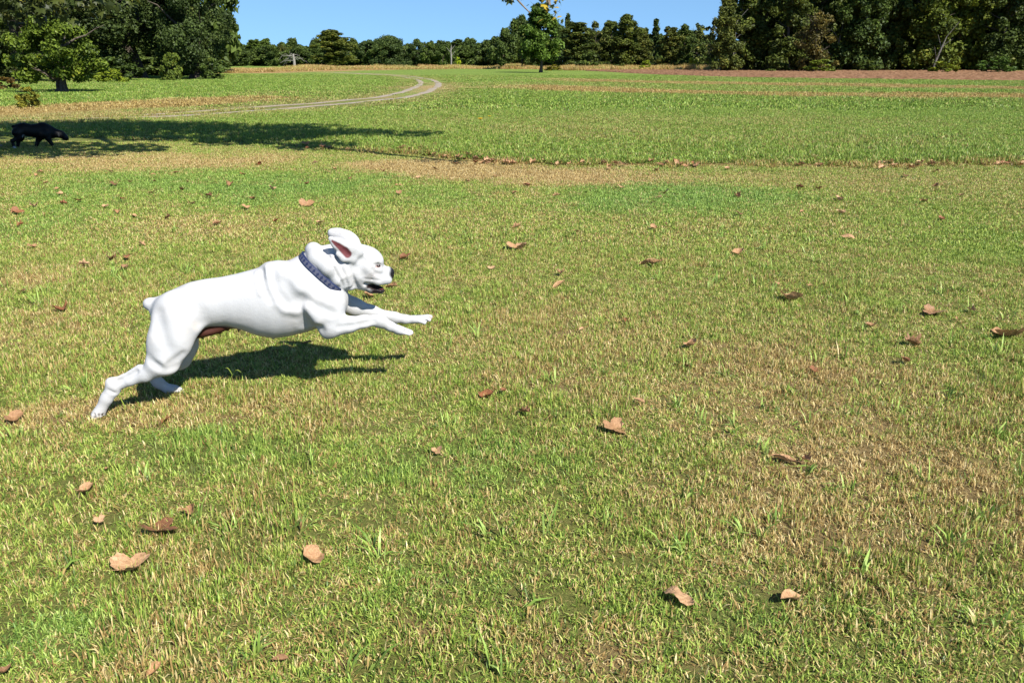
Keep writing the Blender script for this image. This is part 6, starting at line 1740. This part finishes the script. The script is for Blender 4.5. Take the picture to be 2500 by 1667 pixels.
def scatter_leaves():
    nb = N("dry_leaf")
    oc = nb.n("ShaderNodeObjectInfo").outputs["Color"]
    co = nb.n("ShaderNodeTexCoord").outputs["Object"]
    q = nb.noise(co, 9.0, 4.0, 0.6)
    wv = nb.n("ShaderNodeTexWave", wave_type='BANDS', bands_direction='X')
    nb.link(co, wv.inputs["Vector"])
    wv.inputs["Scale"].default_value = 3.2
    wv.inputs["Distortion"].default_value = 3.0
    col = nb.mix(nb.remap(q.outputs[0], 0.3, 0.7, 0.0, 0.75), oc, nb.mix(1.0, oc, (0.42, 0.34, 0.28), 'MULTIPLY'))
    col = nb.mix(nb.remap(wv.outputs["Fac"], 0.9, 1.0, 0.0, 0.12), col, nb.mix(1.0, oc, (1.4, 1.35, 1.3), 'MULTIPLY'))
    p = nb.principled(col, 0.5, nb.bump(q.outputs[0], 0.4, 0.03), spec=0.35)
    t = nb.n("ShaderNodeBsdfTranslucent")
    nb.put(t.inputs[0], col)
    mx = nb.n("ShaderNodeMixShader")
    mx.inputs[0].default_value = 0.15
    nb.link(p, mx.inputs[1])
    nb.link(t.outputs[0], mx.inputs[2])
    mat = nb.done(mx.outputs[0])
    shapes = [mesh_from("dry_leaf_shape", *dry_leaf_mesh(k), mat, True) for k in range(5)]
    rng = random.Random(9)
    tones = [((0.56, 0.36, 0.20), 0.0), ((0.47, 0.27, 0.13), 0.4), ((0.20, 0.105, 0.052), 0.7), ((0.34, 0.135, 0.055), 1.0)]
    for x, y, size, kind, tone, label in FALLEN:
        for (ca, ta), (cb, tb) in zip(tones, tones[1:]):
            if ta <= tone <= tb:
                f = (tone - ta) / (tb - ta)
                col = tuple(a + (b - a) * f for a, b in zip(ca, cb))
        small = label.startswith("small") or "taller grass edge" in label
        grp = "leaves gathered along the taller grass edge" if "taller grass edge" in label else "fallen leaves scattered over the lawn"
        o = add("fallen_leaf", shapes[kind], label=label, cat="leaf", group=grp)
        lift = 0.017 if not small else rng.uniform(0.018, 0.032)
        if "taller grass edge" in label:
            y, lift = y - 0.14, lift + 0.012
        o.location = (x, y, float(gz(x, y)) + lift)
        s = size * (1.05 if not small else rng.uniform(0.85, 1.2))
        o.scale = (s, s, s * rng.uniform(0.85, 1.2))
        o.rotation_euler = (rng.uniform(-0.35, 0.35), rng.uniform(-0.3, 0.3), rng.uniform(0, 6.28))
        o.color = (*col, 1.0)


def stray_plants():
    """single stalks and blades that stand out from the lawn"""
    nb = N("green_stalk")
    stalk = leafy(nb, (0.26, 0.32, 0.05), 0.3)
    nb = N("yellow_petal")
    petal = leafy(nb, (0.80, 0.55, 0.02), 0.3)

    def blade(a, b, w, bend=0.02):
        a, b = np.array(a, float), np.array(b, float)
        d = b - a
        side = np.cross(d, (0, 0, 1.0))
        side /= np.linalg.norm(side) + 1e-9
        q = np.linspace(0, 1, 6)
        V, F = [], []
        for i, t in enumerate(q):
            c = a + d * t + np.array([0, 0, bend * math.sin(math.pi * t)])
            ww = w * (1 - t) ** 0.5 * (0.5 + 0.5 * min(1, t * 4))
            V += [c - side * ww, c + np.array([0, 0, ww * 0.4]), c + side * ww]
        for i in range(5):
            for j in (0, 1):
                F.append((i * 3 + j, i * 3 + j + 1, (i + 1) * 3 + j + 1, (i + 1) * 3 + j))
        return np.array(V), np.array(F)
    root = add("grass_stalk", None, loc=(-1.325, 3.43, 0.0), label="forked green grass stalk in the leaping dog's shadow", cat="weed")
    add("stem", mesh_from("stalk_stem", *tube([(0, 0, 0), (0.008, 0, 0.045), (0.03, 0, 0.085)], [0.0022, 0.002, 0.0016], 6), stalk, True), root)
    for b in ((-0.004, 0.0, 0.112), (0.078, -0.01, 0.098)):
        add("blade", mesh_from("stalk_blade", *blade((0.03, 0, 0.083), b, 0.0042), stalk, True), root)
    root = add("grass_stalk", None, loc=(-1.70, 3.20, 0.0), label="bent green grass stalk beside the leaping dog's hind leg", cat="weed")
    add("stem", mesh_from("stalk_stem", *tube([(0, 0, 0), (0.002, 0, 0.03), (-0.012, 0, 0.075)], [0.0024, 0.003, 0.0022], 6), stalk, True), root)
    add("blade", mesh_from("stalk_blade", *blade((-0.012, 0, 0.072), (-0.028, 0, 0.10), 0.004), stalk, True), root)
    root = add("wildflower", None, loc=(-0.62, 18.4, float(gz(-0.62, 18.4))), label="yellow wildflower standing in the taller grass", cat="flower")
    rng = random.Random(4)
    for k in range(5):
        dx, dy, h = rng.uniform(-0.14, 0.14), rng.uniform(-0.1, 0.1), rng.uniform(0.2, 0.3)
        st = add("stem", mesh_from("flower_stem", *tube([(0, 0, 0), (dx * 0.5, dy * 0.5, h * 0.6), (dx, dy, h)], [0.004, 0.003, 0.003], 5), stalk, True), root)
        geo = [blade((dx, dy, h), (dx + 0.045 * math.cos(a), dy + 0.045 * math.sin(a), h + 0.015), 0.016, 0.006) for a in np.linspace(0, 2 * np.pi, 7)[:-1]]
        add("petals", mesh_from("flower_petals", *join_geo(geo), petal, True), st)


scatter_leaves()
stray_plants()


# ------------------------------------------------------------------ grass: small tufted mats set out over the field
def grass_material():
    nb = N("grass_blades")
    v = nb.attr("v").outputs["Fac"]
    h = nb.attr("h").outputs["Fac"]
    pos = nb.n("ShaderNodeNewGeometry").outputs["Position"]
    n1 = nb.noise(pos, 1.7, 3.0, 0.6)
    n2 = nb.noise(pos, 9.0, 3.0, 0.6)
    n3 = nb.noise(pos, 30.0, 2.0, 0.6)
    dry = nb.attr("dry", 'INSTANCER').outputs["Fac"]
    var = nb.math('ADD', nb.math('MULTIPLY', nb.math('SUBTRACT', n1.outputs[0], 0.5), 0.9),
                  nb.math('ADD', nb.math('MULTIPLY', nb.math('SUBTRACT', n2.outputs[0], 0.5), 1.5), nb.math('MULTIPLY', nb.math('SUBTRACT', n3.outputs[0], 0.5), 0.6)))
    col = turf_color(nb, v, nb.math('ADD', dry, var), nb.attr("teal", 'INSTANCER').outputs["Fac"], nb.attr("rust", 'INSTANCER').outputs["Fac"])
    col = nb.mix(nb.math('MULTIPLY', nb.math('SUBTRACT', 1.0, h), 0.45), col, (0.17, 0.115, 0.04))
    # the uncut grass is a deeper green than the worn lawn
    dp = nb.attr("deep", 'INSTANCER').outputs["Fac"]
    col = nb.mix(1.0, col, nb.mix(dp, (0.60, 0.72, 0.56), (1.0, 1.0, 1.0)), 'MULTIPLY')
    return leafy(nb, col, 0.24, 0.45, 0.25)


def tuft_mesh(name, seed, radius, n, length, width, lean, mat, clumps=0):
    rng = np.random.default_rng(seed)
    a = rng.random(n) * 2 * np.pi
    r = radius * np.sqrt(rng.random(n))
    base = np.stack([r * np.cos(a), r * np.sin(a), np.zeros(n)], -1)
    if clumps:
        cc = rng.normal(size=(clumps, 2)) * radius * 0.5
        k = rng.integers(clumps, size=n)
        m = rng.random(n) < 0.58
        base[m, :2] = cc[k[m]] + rng.normal(size=(m.sum(), 2)) * radius * 0.10
    az = rng.random(n) * 2 * np.pi
    tilt = np.abs(rng.normal(size=n)) * lean + 0.1
    tilt = np.clip(tilt, 0, 1.45)
    L = length * (0.45 + 0.9 * rng.random(n))
    hd = np.stack([np.cos(az), np.sin(az), np.zeros(n)], -1)
    side = np.stack([-np.sin(az + rng.normal(size=n) * 0.8), np.cos(az), np.zeros(n)], -1) * (width * (0.6 + 0.8 * rng.random(n)))[:, None]
    mid = base + L[:, None] * 0.55 * (hd * np.sin(tilt * 0.75)[:, None] + np.array([0, 0, 1.0]) * np.cos(tilt * 0.75)[:, None])
    tip = mid + L[:, None] * 0.5 * (hd * np.sin(tilt * 1.35)[:, None] + np.array([0, 0, 1.0]) * np.cos(tilt * 1.35)[:, None])
    base[:, 2] -= 0.004
    tip[:, 2] = np.maximum(tip[:, 2], 0.003)
    V = np.stack([base - side * 0.5, base + side * 0.5, mid + side * 0.5, mid - side * 0.5, tip - side * 0.06, tip + side * 0.06], 1).reshape(-1, 3)
    o = np.arange(n)[:, None] * 6
    F = np.concatenate([o + np.array([[0, 1, 2, 3]]), o + np.array([[3, 2, 5, 4]])])
    vv = np.repeat(rng.random(n), 6)
    hh = np.tile([0, 0, 0.6, 0.6, 1, 1], n)
    return mesh_from(name, V, F, mat, False, {"v": vv, "h": hh})


def field_of(name, coll, pts, label, deep=1.0):
    """one object: mats of grass at the given points (x, y, scale, height)"""
    P = np.array(pts, dtype=float)
    x, y = P[:, 0], P[:, 1]
    dry, teal, tall, rust = turf(x, y)
    V = np.stack([x, y, gz(x, y)], -1)
    rng = np.random.default_rng(len(P))
    me = bpy.data.meshes.new(name)
    me.vertices.add(len(V))
    me.vertices.foreach_set("co", V.astype(np.float32).ravel())

    def fa(an, av):
        me.attributes.new(an, 'FLOAT', 'POINT').data.foreach_set("value", np.asarray(av, dtype=np.float32))
    fa("dry", dry)
    fa("teal", teal)
    fa("rust", rust)
    fa("deep", np.full(len(P), deep))
    me.attributes.new("scl", 'FLOAT_VECTOR', 'POINT').data.foreach_set("vector", np.stack([P[:, 2], P[:, 2], P[:, 3]], -1).astype(np.float32).ravel())
    me.attributes.new("rot", 'FLOAT_VECTOR', 'POINT').data.foreach_set("vector", np.stack([np.zeros(len(P)), np.zeros(len(P)), rng.random(len(P)) * 6.283], -1).astype(np.float32).ravel())
    at = me.attributes.new("pick", 'INT', 'POINT')
    at.data.foreach_set("value", rng.integers(0, len(coll.objects), len(P)).astype(np.int32))
    o = add(name, me, kind="stuff", label=label, cat="grass")
    ng = bpy.data.node_groups.new(name, 'GeometryNodeTree')
    ng.interface.new_socket("Geometry", in_out='INPUT', socket_type='NodeSocketGeometry')
    ng.interface.new_socket("Geometry", in_out='OUTPUT', socket_type='NodeSocketGeometry')
    gi, go = ng.nodes.new("NodeGroupInput"), ng.nodes.new("NodeGroupOutput")
    ci = ng.nodes.new("GeometryNodeCollectionInfo")
    ci.inputs[0].default_value = coll
    ci.inputs["Separate Children"].default_value = True
    ci.inputs["Reset Children"].default_value = True
    ip = ng.nodes.new("GeometryNodeInstanceOnPoints")
    ip.inputs["Pick Instance"].default_value = True

    def na(nm, tp):
        q = ng.nodes.new("GeometryNodeInputNamedAttribute")
        q.data_type = tp
        q.inputs[0].default_value = nm
        return q.outputs[0]
    ng.links.new(gi.outputs[0], ip.inputs["Points"])
    ng.links.new(ci.outputs[0], ip.inputs["Instance"])
    ng.links.new(na("pick", 'INT'), ip.inputs["Instance Index"])
    e2r = ng.nodes.new("FunctionNodeEulerToRotation")
    ng.links.new(na("rot", 'FLOAT_VECTOR'), e2r.inputs[0])
    ng.links.new(e2r.outputs[0], ip.inputs["Rotation"])
    ng.links.new(na("scl", 'FLOAT_VECTOR'), ip.inputs["Scale"])
    ng.links.new(ip.outputs[0], go.inputs[0])
    md = o.modifiers.new("grow", 'NODES')
    md.node_group = ng
    return o


def spots(y0, y1, step, half=0.74, seed=1):
    """jittered grid over the part of the field in view, with a margin either side"""
    rng = np.random.default_rng(seed)
    X, Y = [], []
    for y in np.arange(y0, y1, step):
        w = half * y + 1.6
        x = np.arange(-w, w, step)
        X.append(x + rng.uniform(-0.5, 0.5, len(x)) * step)
        Y.append(np.full(len(x), y) + rng.uniform(-0.5, 0.5, len(x)) * step)
    return np.concatenate(X), np.concatenate(Y)


def clear_of_track(x, y, w=0.35):
    d, _ = poly_dist(x, y, TRACK)
    return (np.abs(d - 0.62) > w) & ((d > 1.0) | (d < 0.3))


def in_plow(x, y):
    yn = np.interp(x, [p[0] for p in PLOW_NEAR], [p[1] for p in PLOW_NEAR], left=999)
    return y > yn


def make_grass():
    mat = grass_material()

    def coll(name, count, **kw):
        c = bpy.data.collections.new(name)
        for i in range(count):
            o = bpy.data.objects.new(name, tuft_mesh(name, 300 + i, mat=mat, **kw))
            c.objects.link(o)
        return c
    lawn = coll("lawn_mat", 7, radius=0.13, n=640, length=0.026, width=0.0028, lean=1.25, clumps=9)
    blades = coll("coarse_tuft", 5, radius=0.05, n=14, length=0.085, width=0.0062, lean=0.95, clumps=2)
    mown = coll("mown_mat", 6, radius=0.26, n=900, length=0.027, width=0.0048, lean=1.35, clumps=6)
    tall = coll("tall_mat", 6, radius=0.34, n=760, length=0.075, width=0.009, lean=1.0, clumps=8)
    rough = coll("rough_mat", 6, radius=0.9, n=800, length=0.075, width=0.024, lean=1.1, clumps=9)
    weeds = coll("weed_mat", 4, radius=1.1, n=420, length=0.75, width=0.035, lean=0.3, clumps=12)
    rng = np.random.default_rng(2)

    def S(n, a, b):
        return rng.uniform(a, b, n)
    x, y = spots(1.15, 6.6, 0.14, seed=3)
    hgt = 0.35 + 0.4 * vnoise(x * 1.1, y * 1.1, 71) + 1.1 * vnoise(x * 4.7, y * 4.7, 74) ** 1.5
    field_of("grass", lawn, np.stack([x, y, S(len(x), 0.9, 1.2), hgt * S(len(x), 0.8, 1.2)], -1), "short sunlit lawn grass mixed with straw around the white dog")
    x, y = spots(1.2, 7.5, 0.30, seed=4)
    keep = vnoise(x * 0.9, y * 0.9, 72) + 0.4 * rng.random(len(x)) > 0.84
    x, y = x[keep], y[keep]
    o = field_of("grass", blades, np.stack([x, y, S(len(x), 0.7, 1.15), S(len(x), 0.7, 1.1)], -1), "coarser green blades standing out of the near lawn")
    # these are young and green
    me = o.data
    me.attributes["dry"].data.foreach_set("value", np.full(len(x), 0.05, dtype=np.float32))
    me.attributes["teal"].data.foreach_set("value", np.full(len(x), 0.75, dtype=np.float32))
    x, y = spots(6.45, 15.6, 0.22, seed=5)
    k = y < edge_y(x)
    x, y = x[k], y[k]
    field_of("grass", mown, np.stack([x, y, S(len(x), 0.85, 1.15), S(len(x), 0.7, 1.2)], -1), "mown lawn between the near grass and the taller edge")
    x, y = spots(11.9, 27, 0.36, half=0.9, seed=6)
    k = (y >= edge_y(x) - 0.02) & clear_of_track(x, y)
    x, y = x[k], y[k]
    hh = (0.55 + 0.6 * vnoise(x * 0.6, y * 0.6, 73)) * np.where(y - edge_y(x) < 5, 0.9, 0.75)
    field_of("grass", tall, np.stack([x, y, S(len(x), 0.85, 1.15), hh], -1), "taller green grass beyond the edge of the mown lawn", 0.5)
    x, y = spots(26.5, 100, 0.95, half=0.86, seed=7)
    k = clear_of_track(x, y, 0.75) & ~in_plow(x, y)
    x, y = x[k], y[k]
    td, _ = poly_dist(x, y, TRACK)
    s = 1.0 + np.clip((y - 40) / 60, 0, 1) * 0.5
    field_of("grass", rough, np.stack([x, y, s * S(len(x), 0.85, 1.15), S(len(x), 0.5, 1.3) * np.clip(td / 5, 0.45, 1)], -1), "rough meadow grass of the far field", 0.4)
    # dry weeds in front of the woods
    pts = np.array(WEEDS)
    t = rng.random(2600) * (len(pts) - 1)
    x = np.interp(t, np.arange(len(pts)), pts[:, 0])
    y = np.interp(t, np.arange(len(pts)), pts[:, 1]) + rng.normal(size=len(t)) * 9
    k = ((x < 30) | (rng.random(len(x)) < 0.4)) & (vnoise(x * 0.22, y * 0.1, 75) + 0.3 * rng.random(len(x)) > 0.5)
    x, y = x[k], y[k]
    o = field_of("grass", weeds, np.stack([x, y, S(len(x), 0.8, 1.4), S(len(x), 0.25, 1.0) * (0.4 + 1.0 * vnoise(x * 0.13, y * 0.05, 76))], -1), "tall reddish dry weeds in front of the far wood")
    o.data.attributes["dry"].data.foreach_set("value", (0.62 + 0.4 * vnoise(x * 0.3, y * 0.1, 77)).astype(np.float32))
    o.data.attributes["rust"].data.foreach_set("value", (0.4 + 0.6 * vnoise(x * 0.2, y * 0.2, 78)).astype(np.float32))


make_grass()
